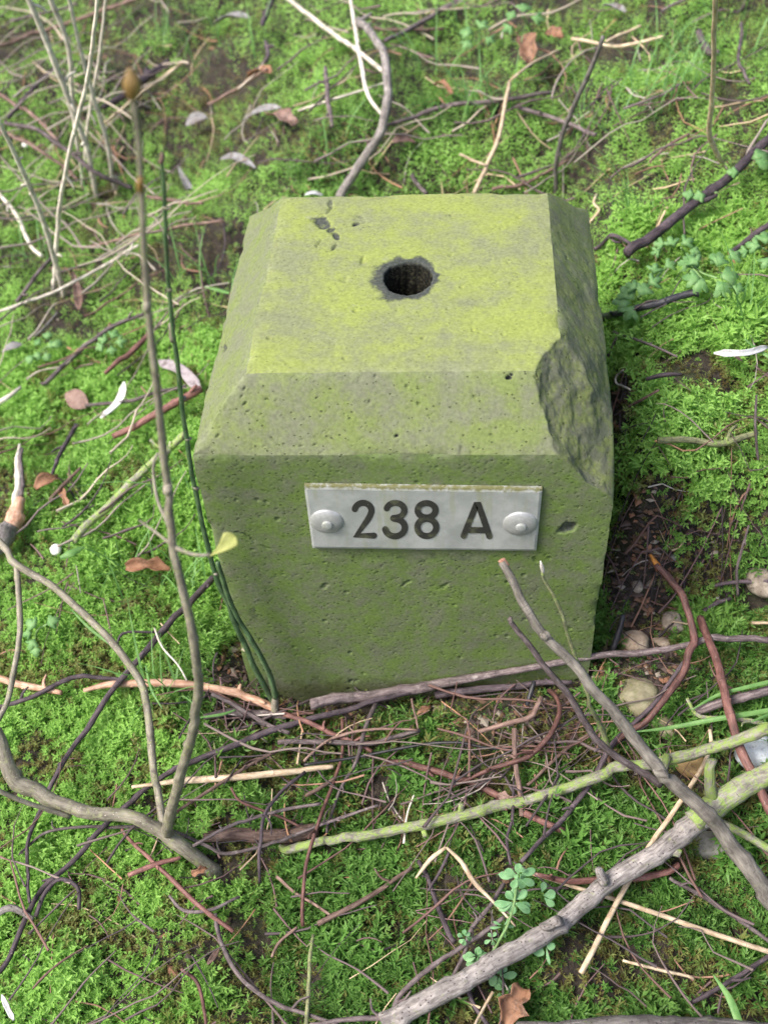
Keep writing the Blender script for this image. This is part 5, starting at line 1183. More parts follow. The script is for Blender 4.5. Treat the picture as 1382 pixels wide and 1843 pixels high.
def lobed(parent, px, py, rad, ang, t, seed=0, mat='herb2', squash=0.85, lobes=3):
    """one leaflet: a fan with rounded lobes, growing in direction ang (photograph plane)"""
    K = 30; V = []; F = []
    up_ = -fw * 0.75 + np.array([0, 0, 0.65]); up_ /= np.linalg.norm(up_)
    base = CAM + t * rays([px], [py])[0]; sc_ = rad * 1.05 * t / FPX
    a3d = math.cos(ang) * rt - math.sin(ang) * up; a3d = a3d - up_ * (a3d @ up_); a3d /= np.linalg.norm(a3d); s3d = np.cross(up_, a3d)
    V.append(base + a3d * sc_ * 0.30 + up_ * sc_ * 0.10); V.append(base)
    for k in range(K + 1):
        f = k / K * 2 - 1; th_ = f * 2.25
        r_ = (0.55 + 0.45 * abs(math.cos(lobes * f * math.pi / 2)) ** 0.7) * (0.95 - 0.33 * abs(f)) + 0.05 * math.sin(f * 40 + seed)
        V.append(base + a3d * sc_ * (0.28 + 0.72 * r_ * math.cos(th_ * 0.62)) + s3d * sc_ * 0.95 * r_ * math.sin(th_ * 0.62) - up_ * sc_ * 0.12 * r_ * r_ + up_ * sc_ * 0.05 * math.sin(f * 9 + seed))
    for k in range(K): F.append((0, k + 2, k + 3))
    F.append((0, K + 2, 1)); F.append((0, 1, 2))
    ob = link('leaflet', make_mesh('leaflet', V, F, True), ML[mat], parent); thicken(ob, 0.0003)
def compound(label, leaves, stems, h=24, name='lobed_herb', lobes=3):
    o = link(name, None, None, None, label, 'plant')
    t = pt(leaves[0][0], leaves[0][1], h * 1e-3)[1]
    for k, s_ in enumerate(stems):
        d0 = pt(*s_[0], h * 1e-3)[1]; d1 = pt(*s_[-1], (h if k else 2) * 1e-3)[1]
        depth_line('leaf_stalk', o, 'herb', s_, (3.5, 4, 4), d0, d1, 120 + k, 0.05, knots=False)
    for k, (x, y, r_, a) in enumerate(leaves):
        lobed(o, x, y, r_, R(a), pt(x, y, (h + 2) * 1e-3)[1], seed=k * 1.3 + x, lobes=lobes)
    return o
compound('lobed green herb leaves beside the upper right of the stone', [(1136, 545, 34, 190), (1140, 540, 36, 240), (1140, 550, 32, 120), (1150, 532, 34, 300), (1165, 512, 30, 330), (1176, 494, 26, 285), (1196, 480, 24, 330), (1150, 520, 26, 210)], [[(1175, 500), (1148, 535), (1115, 556)], [(1200, 478), (1170, 510), (1148, 535)]], 24)
compound('lobed green herb leaves in the middle of the right moss bank', [(1262, 505, 34, 200), (1266, 500, 34, 120), (1290, 505, 38, 60), (1295, 498, 36, 350), (1258, 480, 32, 240), (1248, 475, 28, 190), (1290, 480, 32, 290), (1310, 465, 28, 330), (1300, 470, 26, 220), (1240, 470, 22, 300), (1318, 515, 22, 20)], [[(1262, 500), (1235, 480), (1204, 521)], [(1290, 500), (1262, 490), (1240, 470)]], 26)
compound('lobed green herb leaves at the top of the right moss bank', [(1215, 445, 26, 250), (1225, 440, 28, 330), (1200, 440, 24, 190), (1240, 450, 22, 20), (1190, 450, 20, 160)], [[(1225, 445), (1235, 462), (1241, 470)]], 24)
compound('lobed herb leaves at the right edge above the moss bank', [(1372, 445, 30, 200), (1378, 440, 30, 270), (1350, 452, 22, 180), (1384, 462, 26, 120)], [[(1372, 446), (1385, 455), (1398, 462)]], 22)
compound('lobed green leaves at the top, right of the purple twig', [(852, 60, 26, 200), (862, 52, 26, 300), (845, 70, 22, 120), (872, 66, 22, 30)], [[(852, 60), (845, 80), (835, 92)]], 24)
compound('lobed green leaves at the top above the brown crumpled leaf', [(925, 45, 24, 150), (940, 22, 26, 280), (955, 30, 26, 10), (930, 30, 22, 210)], [[(940, 28), (950, 45), (958, 60)]], 24)
compound('small compound leaf on the moss at the left edge', [(84, 624, 18, 330), (92, 620, 20, 350), (80, 634, 18, 60), (70, 632, 18, 100), (62, 642, 18, 150), (84, 612, 18, 270), (74, 620, 16, 220)], [[(92, 618), (74, 632), (56, 650)]], 20, lobes=1)
compound('small compound leaf between the sapling and the long grey twig', [(196, 614, 22, 200), (200, 610, 22, 290), (206, 616, 22, 350), (188, 620, 18, 150), (200, 622, 18, 80)], [[(198, 616), (202, 630), (208, 645)]], 20, lobes=3)
compound('three-lobed small leaves on the bright moss at the left edge', [(66, 1128, 24, 210), (84, 1124, 24, 330), (62, 1150, 22, 110), (64, 1165, 18, 80), (58, 1140, 18, 170)], [[(84, 1124), (66, 1136), (62, 1165)]], 22, lobes=2)
compound('rounded blue-green leaf at the right edge beside the stout stick', [(1352, 285, 34, 340), (1358, 288, 30, 20)], [[(1352, 285), (1340, 292), (1325, 300)]], 24, lobes=1)
compound('lobed leaves over the stout stick, left of the rounded leaf', [(1270, 350, 24, 170), (1250, 352, 22, 200), (1330, 310, 22, 190)], [[(1290, 346), (1262, 350), (1240, 356)]], 22, lobes=2)

# ------------------------------------------------------------------ single grass blades
def blade(label, pts, w, h, name='grass_blade', group=None):
    P, r = line3(pts, w, h); Q, u = catmull(np.concatenate([P, r[:, None]], 1), 26)
    mb = MB(); ribbon(mb, Q[:, :3], Q[:, 3] * 2, np.tile(np.array([0, -0.5, 0.85]), (26, 1)), 0.12, 3, 2)
    ob = link(name, mb.mesh(name), ML['grass'], None, label, 'grass blade', group); thicken(ob, 0.0003); return ob
blade('longest grass blade reaching in from the right edge past the red cane', [(1140, 1318), (1207, 1310), (1280, 1296), (1330, 1288), (1395, 1277)], (2, 7, 9, 9, 9), 26)
blade('grass blade above the longest one at the right edge', [(1243, 1279), (1290, 1252), (1340, 1238), (1395, 1225)], (2, 6, 7, 7), 28)
blade('short grass blade at the right edge below the longest one', [(1352, 1300), (1370, 1292), (1395, 1282)], (2, 5, 6), 28)
blade('bright grass blade in the bottom right corner', [(1284, 1756), (1309, 1792), (1322, 1820), (1334, 1856)], (3, 11, 14, 15), 22)
blade('pale grass blade across the white bark strip at the right edge', [(1340, 610), (1362, 628), (1390, 646)], (3, 6, 7), 24)
blade('thin grass blade on the bright left moss', [(128, 1097), (160, 1130), (196, 1158)], (2, 5, 5), 22)
blade('broad grass blade lying near the white lump at left', [(108, 1004), (130, 995), (152, 984)], (6, 14, 3), 22)
blade('fine grass blade crossing under the peeled root', [(262, 1198), (272, 1240), (292, 1276)], (3, 5, 2), 22)
blade('grass blade beside the left shoulder of the stone', [(368, 516), (390, 521), (412, 527)], (2, 6, 5), 26)
blade('grass blade lying below the peeled root near the sapling', [(360, 1292), (400, 1286), (424, 1278)], (3, 5, 2), 18)

# ------------------------------------------------------------------ tufts of fine grass (uncountable)
def project(P):
    d = P - CAM[None]; z = d @ fw; return CX + FPX * (d @ rt) / z, CY - FPX * (d @ up) / z, z
V, F, nV = [], [], 0
zones = [(1240, 150, 60, 26, 40), (1190, 200, 40, 20, 26), (1060, 240, 40, 22, 24), (850, 210, 40, 20, 18), (900, 190, 50, 20, 16), (1330, 110, 40, 24, 24), (300, 90, 60, 20, 18), (30, 470, 30, 18, 12), (370, 520, 26, 20, 14), (330, 900, 20, 30, 12), (340, 1085, 26, 20, 14), (300, 1275, 30, 14, 16), (270, 1050, 40, 20, 10), (110, 410, 40, 20, 12), (1130, 400, 30, 20, 14), (1340, 590, 30, 14, 10), (560, 250, 60, 40, 12), (800, 120, 60, 40, 12), (1160, 120, 60, 40, 14), (430, 90, 60, 30, 10)]
zx, zy = [], []
for (x, y, sx, sy, k) in zones:
    zx += list(rng.normal(x, sx, k)); zy += list(rng.normal(y, sy, k))
d = rays(zx, zy); t = hit(zx, zy, 0.0); base = CAM[None] + t[:, None] * d
for i in range(len(base)):
    if stone_dist(base[i, 0], base[i, 1]) < 0.004: continue
    Lb = rng.uniform(0.03, 0.075); a = rng.uniform(0, 2 * math.pi); lean = rng.uniform(0.4, 1.2); w0 = rng.uniform(0.0004, 0.0009)
    s = np.linspace(0, 1, 7); ho = np.array([math.cos(a), math.sin(a), 0])
    C = base[i][None] + ho[None] * (Lb * lean * s ** 1.7 * 0.8)[:, None] + np.array([0, 0, 1.0])[None] * (Lb * (s - 0.45 * lean * s ** 2.2))[:, None]
    sid = np.array([-math.sin(a), math.cos(a), 0]); w = w0 * (1 - s ** 2 * 0.95)
    V.append(np.stack([C + sid * w[:, None], C - sid * w[:, None]], 1).reshape(-1, 3))
    q = np.arange(6) * 2 + nV; F.append(np.stack([q, q + 1, q + 3, q + 2], 1)); nV += 14
link('grass', make_mesh('grass', np.concatenate(V), np.concatenate(F), True), ML['grass'], None, 'fine green grass growing through the moss', kind='stuff')

# ------------------------------------------------------------------ fine litter of dead stems and crumbs (uncountable)
m_lit, n_, l_, b_ = new_mat('litter')
at_ = n_.new('ShaderNodeAttribute'); at_.attribute_name = 'tint'
l_.new(at_.outputs['Color'], b_.inputs['Base Color']); b_.inputs['Roughness'].default_value = 0.8
V, F, K_, nV = [], [], [], 0
lz = [(640, 1300, 150, 40, 40), (930, 1330, 90, 60, 28), (1150, 1080, 50, 90, 50), (1180, 1220, 60, 60, 36), (450, 1290, 60, 25, 40), (1100, 1330, 100, 50, 50), (700, 1450, 250, 60, 70), (400, 1450, 180, 80, 55), (500, 1700, 300, 100, 55), (1000, 1700, 250, 100, 50), (300, 560, 140, 150, 60), (120, 850, 120, 140, 60), (650, 180, 420, 120, 110), (1150, 230, 160, 140, 70), (150, 250, 160, 160, 80), (1230, 640, 90, 150, 45), (250, 1150, 150, 120, 26), (1250, 980, 70, 60, 40), (250, 350, 150, 120, 40)]
zx, zy = [], []
for (x, y, sx, sy, k) in lz:
    zx += list(rng.normal(x, sx, k)); zy += list(rng.normal(y, sy, k))
zx, zy = np.array(zx), np.array(zy); hh = rng.uniform(0.003, 0.015, len(zx)); t = hit(zx, zy, hh); base = CAM[None] + t[:, None] * rays(zx, zy)
pal = np.array([(0.55, 0.42, 0.28), (0.30, 0.17, 0.12), (0.16, 0.10, 0.10), (0.06, 0.045, 0.05), (0.40, 0.22, 0.13), (0.42, 0.38, 0.34)])
for i in range(len(base)):
    if stone_dist(base[i, 0], base[i, 1]) < 0.003: continue
    if base[i, 1] < 0.25 and rng.random() < 0.5: continue
    Lb = rng.uniform(0.012, 0.05) * (1.3 if base[i, 1] > 0.25 else 1); a = rng.uniform(0, 2 * math.pi); s = np.linspace(-0.5, 0.5, 5); r0 = rng.uniform(0.00025, 0.0008) * (1.35 if base[i, 1] > 0.25 else 1)
    cv = rng.normal(0, 0.22)
    xy = base[i, :2][None] + np.outer(s * Lb, [math.cos(a), math.sin(a)]) + np.outer((s * s - 0.08) * Lb * cv * 2, [-math.sin(a), math.cos(a)])
    z = G(xy[:, 0], xy[:, 1]) + hh[i] + s * Lb * rng.normal(0, 0.12)
    C = np.concatenate([xy, z[:, None]], 1); r = r0 * (1 - 0.5 * (s + 0.5))
    T1 = np.array([-math.sin(a), math.cos(a), 0]); T2 = np.array([0, 0, 1.0]); ring = []
    for k in range(4): b = k * math.pi / 2; ring.append(C + (T1 * math.cos(b) + T2 * math.sin(b))[None] * r[:, None])
    V.append(np.stack(ring, 1).reshape(-1, 3))
    q = (np.arange(4)[:, None] * 4 + np.arange(4)[None]).ravel(); j = (np.arange(4)[:, None] * 4 + (np.arange(4)[None] + 1) % 4).ravel()
    F.append(np.stack([q, j, j + 4, q + 4], 1) + nV); nV += 20
    c = pal[rng.choice(6, p=([0.25, 0.25, 0.24, 0.08, 0.08, 0.10] if base[i, 1] > 0.25 else [0.05, 0.18, 0.42, 0.25, 0.04, 0.06]))] * rng.uniform(0.6, 1.1); K_.append(np.tile(np.append(c, 1), (20, 1)))
def long_stems(px0, px1, py0, py1, k, l0, l1, r_0, r_1, dirs, colours, h0, h1):
    global nV
    zx = rng.uniform(px0, px1, k); zy = rng.uniform(py0, py1, k); hh = rng.uniform(h0, h1, k); t = hit(zx, zy, hh); bs = CAM[None] + t[:, None] * rays(zx, zy)
    for i in range(k):
        if stone_dist(bs[i, 0], bs[i, 1]) < 0.006: continue
        Lb = rng.uniform(l0, l1); a = R(dirs[rng.integers(len(dirs))] + rng.normal(0, 14)); s = np.linspace(-0.5, 0.5, 9); r0 = rng.uniform(r_0, r_1)
        kink = np.interp(s, [-0.5, rng.uniform(-0.3, 0), rng.uniform(0.05, 0.35), 0.5], rng.normal(0, 0.045, 4)) * Lb + (s * s) * Lb * rng.normal(0, 0.14)
        xy = bs[i, :2][None] + np.outer(s * Lb, [math.cos(a), math.sin(a)]) + np.outer(kink, [-math.sin(a), math.cos(a)])
        ok = (np.abs(xy[:, 0]) < SW + 0.003) & (xy[:, 1] > -0.003) & (xy[:, 1] < SD + 0.003)
        if ok.any(): continue
        z = np.maximum(G(xy[:, 0], xy[:, 1]) * 0.5 + G(bs[i, 0], bs[i, 1]) * 0.5, G(xy[:, 0], xy[:, 1]) + 0.003) + hh[i] + s * Lb * rng.normal(0, 0.10)
        C = np.concatenate([xy, z[:, None]], 1); r = r0 * (1 - 0.6 * (s + 0.5)) * (1 + 0.15 * rng.normal(0, 1, 9))
        T1 = np.array([-math.sin(a), math.cos(a), 0]); T2 = np.array([0, 0, 1.0]); ring = []
        for q in range(5): b = q * math.pi * 0.4; ring.append(C + (T1 * math.cos(b) + T2 * math.sin(b))[None] * r[:, None])
        V.append(np.stack(ring, 1).reshape(-1, 3)); m5 = np.arange(5)
        q = (np.arange(8)[:, None] * 5 + m5[None]).ravel(); j = (np.arange(8)[:, None] * 5 + (m5[None] + 1) % 5).ravel()
        F.append(np.stack([q, j, j + 5, q + 5], 1) + nV); nV += 45
        c = np.array(colours[rng.integers(len(colours))]) * rng.uniform(0.75, 1.2); K_.append(np.tile(np.append(c, 1), (45, 1)))
dk = [(0.095, 0.070, 0.072), (0.13, 0.095, 0.092), (0.14, 0.078, 0.066), (0.065, 0.050, 0.054), (0.19, 0.15, 0.135)]
gy = [(0.34, 0.30, 0.25), (0.26, 0.22, 0.19), (0.44, 0.38, 0.30), (0.17, 0.135, 0.13)]
long_stems(380, 1080, 1262, 1440, 28, 0.03, 0.10, 0.0005, 0.0011, (0, 10, 165, 30, 70), dk, 0.008, 0.016)
long_stems(880, 1380, 1200, 1480, 18, 0.03, 0.09, 0.0005, 0.0011, (10, 40, 70, 120, 160), dk, 0.008, 0.018)
long_stems(300, 1380, 1440, 1840, 32, 0.03, 0.09, 0.0004, 0.0009, (10, 40, 70, 120, 150), dk, 0.010, 0.018)
long_stems(0, 300, 1380, 1840, 14, 0.03, 0.09, 0.0004, 0.0009, (30, 60, 130), dk, 0.012, 0.02)
long_stems(-40, 330, -40, 480, 54, 0.05, 0.18, 0.0005, 0.0012, (25, 35, 50, 140), gy, 0.014, 0.035)
long_stems(330, 1400, -40, 330, 40, 0.03, 0.12, 0.0005, 0.0013, (15, 30, 50, 150), gy + dk[:2], 0.012, 0.024)
long_stems(0, 330, 480, 1000, 30, 0.03, 0.10, 0.0005, 0.0011, (35, 45, 60), gy + dk, 0.012, 0.022)
long_stems(1080, 1400, 420, 980, 16, 0.03, 0.07, 0.0004, 0.0009, (20, 60, 140), dk, 0.012, 0.02)
link('dead_stem_litter', make_mesh('dead_stem_litter', np.concatenate(V), np.concatenate(F), True, None, {'tint': np.concatenate(K_)}), m_lit, None, 'fine dead stems and needles scattered in the moss', kind='stuff')
# crumbs of bark and soil
V, F, K_, nV = [], [], [], 0
cz = [(1150, 1060, 55, 100, 420), (1170, 1210, 60, 60, 300), (650, 1300, 170, 35, 260), (950, 1290, 80, 40, 200), (1230, 960, 70, 45, 200), (1130, 760, 22, 60, 160), (420, 1210, 25, 45, 120), (700, 250, 400, 130, 200), (200, 700, 160, 220, 160), (600, 1600, 380, 150, 200)]
zx, zy = [], []
for (x, y, sx, sy, k) in cz: zx += list(rng.normal(x, sx, k)); zy += list(rng.normal(y, sy, k))
zx, zy = np.array(zx), np.array(zy); t = hit(zx, zy, 0.001); base = CAM[None] + t[:, None] * rays(zx, zy)
oct_v = np.array([(1, 0, 0), (-1, 0, 0), (0, 1, 0), (0, -1, 0), (0, 0, 1), (0, 0, -1)], float)
oct_f = np.array([(0, 2, 4), (2, 1, 4), (1, 3, 4), (3, 0, 4), (2, 0, 5), (1, 2, 5), (3, 1, 5), (0, 3, 5)])
for i in range(len(base)):
    if stone_dist(base[i, 0], base[i, 1]) < 0.002: continue
    sz = rng.uniform(0.0006, 0.0026) * np.array([rng.uniform(0.6, 2.4), rng.uniform(0.5, 1.2), rng.uniform(0.3, 0.9)]); a = rng.uniform(0, 6.28)
    v = oct_v * (1 + rng.uniform(-0.35, 0.35, (6, 1))) * sz; v = np.stack([v[:, 0] * math.cos(a) - v[:, 1] * math.sin(a), v[:, 0] * math.sin(a) + v[:, 1] * math.cos(a), v[:, 2]], 1)
    V.append(v + base[i]); F.append(oct_f + nV); nV += 6
    c = np.array([(0.05, 0.035, 0.03), (0.14, 0.08, 0.05), (0.28, 0.14, 0.08), (0.25, 0.22, 0.18), (0.09, 0.06, 0.05)][rng.choice(5, p=[0.35, 0.25, 0.1, 0.08, 0.22])]) * rng.uniform(0.7, 1.2); K_.append(np.tile(np.append(c, 1), (6, 1)))
link('soil_crumbs', make_mesh('soil_crumbs', np.concatenate(V), np.concatenate(F), False, None, {'tint': np.concatenate(K_)}), m_lit, None, 'dark crumbs of soil and bark between the moss', kind='stuff')

# ------------------------------------------------------------------ moss (uncountable shoots)
def leaflet(V, F, TP, b, d, side, nrm, L, W, tip):
    n = len(V); V += [b, b + d * L * 0.45 + side * W * 0.5 + nrm * W * 0.22, b + d * L - nrm * L * 0.10, b + d * L * 0.45 - side * W * 0.5 + nrm * W * 0.22]
    F.append((n, n + 1, n + 2, n + 3)); TP += [tip, tip, min(1, tip + 0.3), tip]
def unit(v): return v / (np.linalg.norm(v) + 1e-12)
def sprig(kind, seed, nl, tri=False):
    r = random.Random(seed); V, F, TP = [], [], []
    if kind == 'tuft':                         # slender drooping branch tips round an arched stem
        L = r.uniform(0.006, 0.010); az0 = r.uniform(0, 6.28)
        for k in range(nl):
            s = (k + 0.5) / nl; a = az0 + k * 2.39996 + r.uniform(-0.5, 0.5); c = np.array([0.45 * L * s * s, 0.0, L * (0.35 + 0.65 * s)])
            el = -0.1 + 1.0 * s ** 1.3 + r.uniform(-0.3, 0.35); d = np.array([math.cos(a) * math.cos(el) + 0.35, math.sin(a) * math.cos(el), math.sin(el)]); d = unit(d)
            S = unit(np.cross(np.array([0, 0, 1.0]) + 0.01 * d, d)); N = np.cross(d, S)
            if N[2] < 0: N = -N
            ll = r.uniform(0.0034, 0.0068); leaflet(V, F, TP, c, d, S, N, ll, r.uniform(0.0010, 0.0016), s ** 2)
            if r.random() < 0.7:               # a smaller leaf beside it
                d2 = unit(d + S * r.choice((-0.8, 0.8))); leaflet(V, F, TP, c + d * ll * 0.3, d2, unit(np.cross(N, d2)), N, ll * 0.55, 0.0010, s ** 2)
    elif kind == 'feather':
        L = r.uniform(0.011, 0.017); a0, a1 = r.uniform(0.1, 0.5), r.uniform(0.9, 1.6); C, p = [], np.zeros(3)
        for k in range(nl + 1):
            s = k / nl; a = a0 + (a1 - a0) * s; C.append(p.copy()); p = p + np.array([math.sin(a), 0.15 * math.sin(s * 3 + seed), math.cos(a)]) * L / nl
        C = np.array(C)
        for k in range(1, nl + 1):
            s = k / nl
            if s < 0.18: continue
            T = unit(C[k] - C[k - 1]); S = np.array([0, 1.0, 0]); S = unit(S - T * (S @ T)); N = np.cross(S, T)
            if N[2] < 0: N = -N
            for sg in (-1, 1):
                if r.random() < 0.15: continue
                ll = (0.0046 - 0.0022 * s) * r.uniform(0.55, 1.3)
                d = unit(T * r.uniform(0.5, 1.2) + S * sg * r.uniform(0.5, 1.0) + N * r.uniform(-0.3, 0.7))
                leaflet(V, F, TP, C[k], d, unit(np.cross(N, d)), N, ll, ll * 0.40, s ** 2)
        leaflet(V, F, TP, C[-1], unit(C[-1] - C[-2]), np.array([0, 1.0, 0]), np.array([0, 0, 1.0]), 0.003, 0.0012, 1)
    else:
        L = r.uniform(0.006, 0.010); lean = r.uniform(0, 0.35)
        for k in range(nl):
            s = (k + 0.5) / nl; a = k * 2.39996 + seed; c = np.array([lean * L * s * s, 0, L * s])
            el = 0.02 + 0.55 * s ** 1.5 + r.uniform(-0.15, 0.2); d = np.array([math.cos(a) * math.cos(el), math.sin(a) * math.cos(el), math.sin(el)])
            S = np.array([-math.sin(a), math.cos(a), 0]); N = np.cross(d, S)
            if N[2] < 0: N = -N
            ll = (0.0034 - 0.0012 * s) * r.uniform(0.8, 1.25)
            leaflet(V, F, TP, c, d, S, N, ll, ll * 0.46, s ** 2)
    V, F, TP = np.array(V), np.array(F), np.array(TP)
    if tri:                                    # far away a leaf is one triangle
        V = V.copy(); V[0::4] = V[1::4] * 0.5 + V[0::4] * 0.5; V[3::4] = V[3::4] * 0.85 + V[0::4] * 0.15; F = F[:, [0, 2, 3]]
    return V, F, TP

GXR, GYR, CELL = (-1.3, 1.3), (-0.6, 2.0), 0.0025
W_, H_ = int((GXR[1] - GXR[0]) / CELL), int((GYR[1] - GYR[0]) / CELL)
clear = np.full((H_, W_), 0.1)
for S in SAMPLES:
    g = G(S[:, 0], S[:, 1]); cl = S[:, 2] - S[:, 3] - g
    for k in range(len(S)):
        if cl[k] > 0.03: continue
        rad = S[k, 3] + 0.0018; i0, i1 = int((S[k, 1] - rad - GYR[0]) / CELL), int((S[k, 1] + rad - GYR[0]) / CELL); j0, j1 = int((S[k, 0] - rad - GXR[0]) / CELL), int((S[k, 0] + rad - GXR[0]) / CELL)
        if i0 < 0 or j0 < 0 or i1 >= H_ or j1 >= W_: continue
        clear[i0:i1 + 1, j0:j1 + 1] = np.minimum(clear[i0:i1 + 1, j0:j1 + 1], max(cl[k], 0.001))
def grid(x0, x1, y0, y1, s):
    x, y = np.meshgrid(np.arange(x0, x1, s), np.arange(y0, y1, s)); n = x.size
    return x.ravel() + rng.uniform(-0.5, 0.5, n) * s, y.ravel() + rng.uniform(-0.5, 0.5, n) * s
sets = []
for (x0, x1, y0, y1, s, lod) in ((-0.40, 0.40, -0.28, 0.30, 0.00235, 0), (-0.62, 0.62, 0.30, 0.62, 0.0041, 1), (-0.85, 0.85, 0.62, 1.25, 0.0060, 2)):
    x, y = grid(x0, x1, y0, y1, s); sets.append((x, y, np.full(len(x), lod)))
x, y = grid(-1.25, 1.25, -0.5, 1.9, 0.0125); ou = ~(((np.abs(x) < 0.40) & (y > -0.28) & (y < 0.30)) | ((np.abs(x) < 0.62) & (y >= 0.30) & (y < 0.62)) | ((np.abs(x) < 0.85) & (y >= 0.62) & (y < 1.25)))
sets.append((x[ou], y[ou], np.full(ou.sum(), 3)))
mx, my, lod = [np.concatenate([s[k] for s in sets]) for k in range(3)]
mz = G(mx, my)
px_, py_, pz_ = project(np.stack([mx, my, mz], 1))
vis = (px_ > -70) & (px_ < 1450) & (py_ > -70) & (py_ < 1920)
thin = ~vis & (lod < 3)
keep = np.where(thin, rng.random(len(mx)) < np.where(lod == 0, 0.17, np.where(lod == 1, 0.3, 0.5)), True)
keep &= stone_dist(mx, my) > 0.0025
# bare ground: beside and before the stone, and random gaps
bare = np.zeros(len(mx))
for (bx, by, rx_, ry_, a) in ((1150, 1065, 52, 72, 1.0), (1165, 1205, 62, 52, 0.95), (1122, 720, 18, 60, 0.9), (1220, 975, 100, 34, 0.45), (700, 1283, 230, 34, 0.75), (960, 1290, 100, 55, 0.8), (430, 1195, 34, 60, 0.85), (450, 1290, 70, 30, 0.7), (680, 1448, 40, 24, 0.85), (1120, 1390, 90, 40, 0.5), (110, 560, 60, 50, 0.6), (385, 480, 22, 60, 0.5), (1100, 110, 80, 40, 0.7), (960, 100, 50, 24, 0.6), (1300, 1400, 100, 60, 0.5), (620, 1340, 160, 40, 0.35), (20, 900, 60, 60, 0.5), (80, 240, 120, 160, 0.15)):
    c, tt = pt(bx, by); sx, sy = rx_ * tt / FPX, ry_ * tt / FPX / 0.8
    e = ((mx - c[0]) / sx) ** 2 + ((my - c[1]) / sy) ** 2
    bare = np.maximum(bare, a * np.clip(1.6 - e, 0, 1))
gap = fbm(mx * 26, my * 26, 0, 101, 3); front = sstep(0.03, -0.06, my) * sstep(-0.17, -0.08, mx); bare = np.maximum(bare, 0.62 * front * sstep(0.05, 0.5, fbm(mx * 58, my * 58, 0, 151, 2))); bare = np.maximum(bare, 0.75 * sstep(0.45, 0.85, gap) * (1 - 0.8 * sstep(-0.05, -0.18, mx))); bare = np.maximum(bare, 0.40 * sstep(0.25, 0.65, fbm(mx * 9 + 4, my * 9, 0, 105, 3)) * (my > 0.1))
keep &= rng.random(len(mx)) > bare * 0.86
for (cx, cy, rr_) in PEB: keep &= np.hypot(mx - cx, my - cy) > rr_ * 0.85
vis0 = vis[keep]; mx, my, mz, lod, gap, bare = mx[keep], my[keep], mz[keep], lod[keep], gap[keep], bare[keep]
n = len(mx)
e_ = 0.004; nrm = np.stack([-(G(mx + e_, my) - G(mx - e_, my)) / (2 * e_), -(G(mx, my + e_) - G(mx, my - e_)) / (2 * e_), np.ones(n)], 1); nrm /= np.linalg.norm(nrm, axis=1)[:, None]
ii = np.clip(((my - GYR[0]) / CELL).astype(int), 0, H_ - 1); jj = np.clip(((mx - GXR[0]) / CELL).astype(int), 0, W_ - 1); cl = clear[ii, jj]
# moss grows in cushions: shoots longer in the middle of a cushion
cush = fbm(mx * 34 + 7, my * 34, 0, 111, 2)
scale = rng.uniform(0.6, 1.3, n) * (1.0 + 0.42 * np.clip(cush, -1, 1)) * np.where(vis0, np.array([1.08, 1.25, 1.6, 2.7])[lod], np.array([2.0, 2.0, 2.2, 2.7])[lod]) * (1 - 0.55 * bare)
scale = np.minimum(scale, np.clip(cl / 0.0075, 0.35, 9))
sink = np.where(lod == 3, -0.002, 0.0) - 0.0008
tint = sstep(-0.75, 0.65, fbm(mx * 9 + 1, my * 9 + 5, 0, 121, 4) + 0.8 * sstep(-0.07, -0.18, mx) * sstep(-0.24, -0.10, my) + 0.6 * sstep(0.08, 0.4, my) + 0.55 * sstep(0.11, 0.15, mx) * sstep(0.05, 0.10, my) - 0.55 * sstep(0.02, -0.10, my) * sstep(-0.17, -0.05, mx))  # species patches, with light falloff painted in: darker before the stone
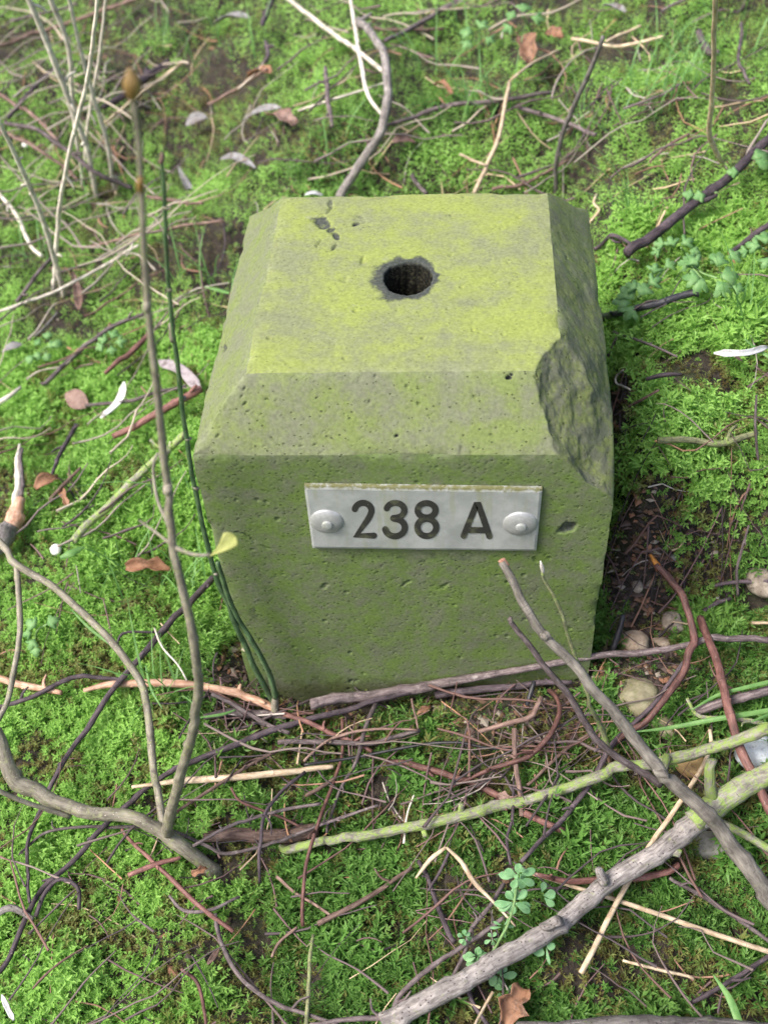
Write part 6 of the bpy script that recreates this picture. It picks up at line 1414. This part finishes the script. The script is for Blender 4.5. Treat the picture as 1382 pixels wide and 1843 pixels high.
rnd = np.clip(rng.uniform(0, 1, n) * 0.75 + 0.32 * sstep(-0.6, 0.6, cush) - 0.45 * (bare > 0.25) - 0.4 * sstep(0.35, 0.8, fbm(mx * 40 + 2, my * 40, 0, 141, 2)), 0, 1)
kq = fbm(mx * 11 + 9, my * 11, 0, 131, 2) * 0.6 + rng.normal(0, 0.3, n) + 0.9 * (tint - 0.5)
kindm = np.where(kq > 0.0, 0, np.where(rng.random(n) < 0.22, 2, 1))
tilt = unit_rows = None
upv = nrm * 0.75 + np.array([0, 0, 0.25])[None] + rng.normal(0, 0.28, (n, 3)); upv /= np.linalg.norm(upv, axis=1)[:, None]
az = rng.uniform(0, 2 * math.pi, n); a0 = np.stack([np.cos(az), np.sin(az), np.zeros(n)], 1)
xa = a0 - upv * (a0 * upv).sum(1)[:, None]; xa /= np.linalg.norm(xa, axis=1)[:, None]; ya = np.cross(upv, xa)
VV, FF, FT, CC, off = [], [], [], [], 0
NL = {0: (15, 10, 8), 1: (13, 9, 7), 2: (10, 7, 5), 3: (7, 5, 4)}
var = rng.integers(0, 6, n)
for L in range(4):
    for kd in (0, 1, 2):
        for v in range(6):
            sel = np.where((lod == L) & (kindm == kd) & (var == v))[0]
            if not len(sel): continue
            V0, F0, T0 = sprig(('star', 'tuft', 'feather')[kd], v * 7 + kd * 3 + 1, NL[L][kd], L > 0)
            Rm = np.stack([xa[sel], ya[sel], upv[sel]], -1) * scale[sel][:, None, None]
            P = np.einsum('nij,vj->nvi', Rm, V0) + np.stack([mx[sel], my[sel], mz[sel] + sink[sel]], 1)[:, None, :]
            nv = len(V0); VV.append(P.reshape(-1, 3).astype(np.float32)); (FT if L > 0 else FF).append((F0[None] + (np.arange(len(sel)) * nv)[:, None, None] + off).reshape(-1, F0.shape[1]).astype(np.int32)); off += len(sel) * nv
            cc = np.ones((len(sel), nv, 4), np.float32); cc[..., 0] = tint[sel][:, None]; cc[..., 1] = rnd[sel][:, None]; cc[..., 2] = T0[None]; CC.append(cc.reshape(-1, 4))
link('moss', make_mesh('moss', np.concatenate(VV), (np.concatenate(FF), np.concatenate(FT)), False, None, {'tint': np.concatenate(CC)}), moss_material(), None, 'bright green feathery moss carpeting the bank', kind='stuff')
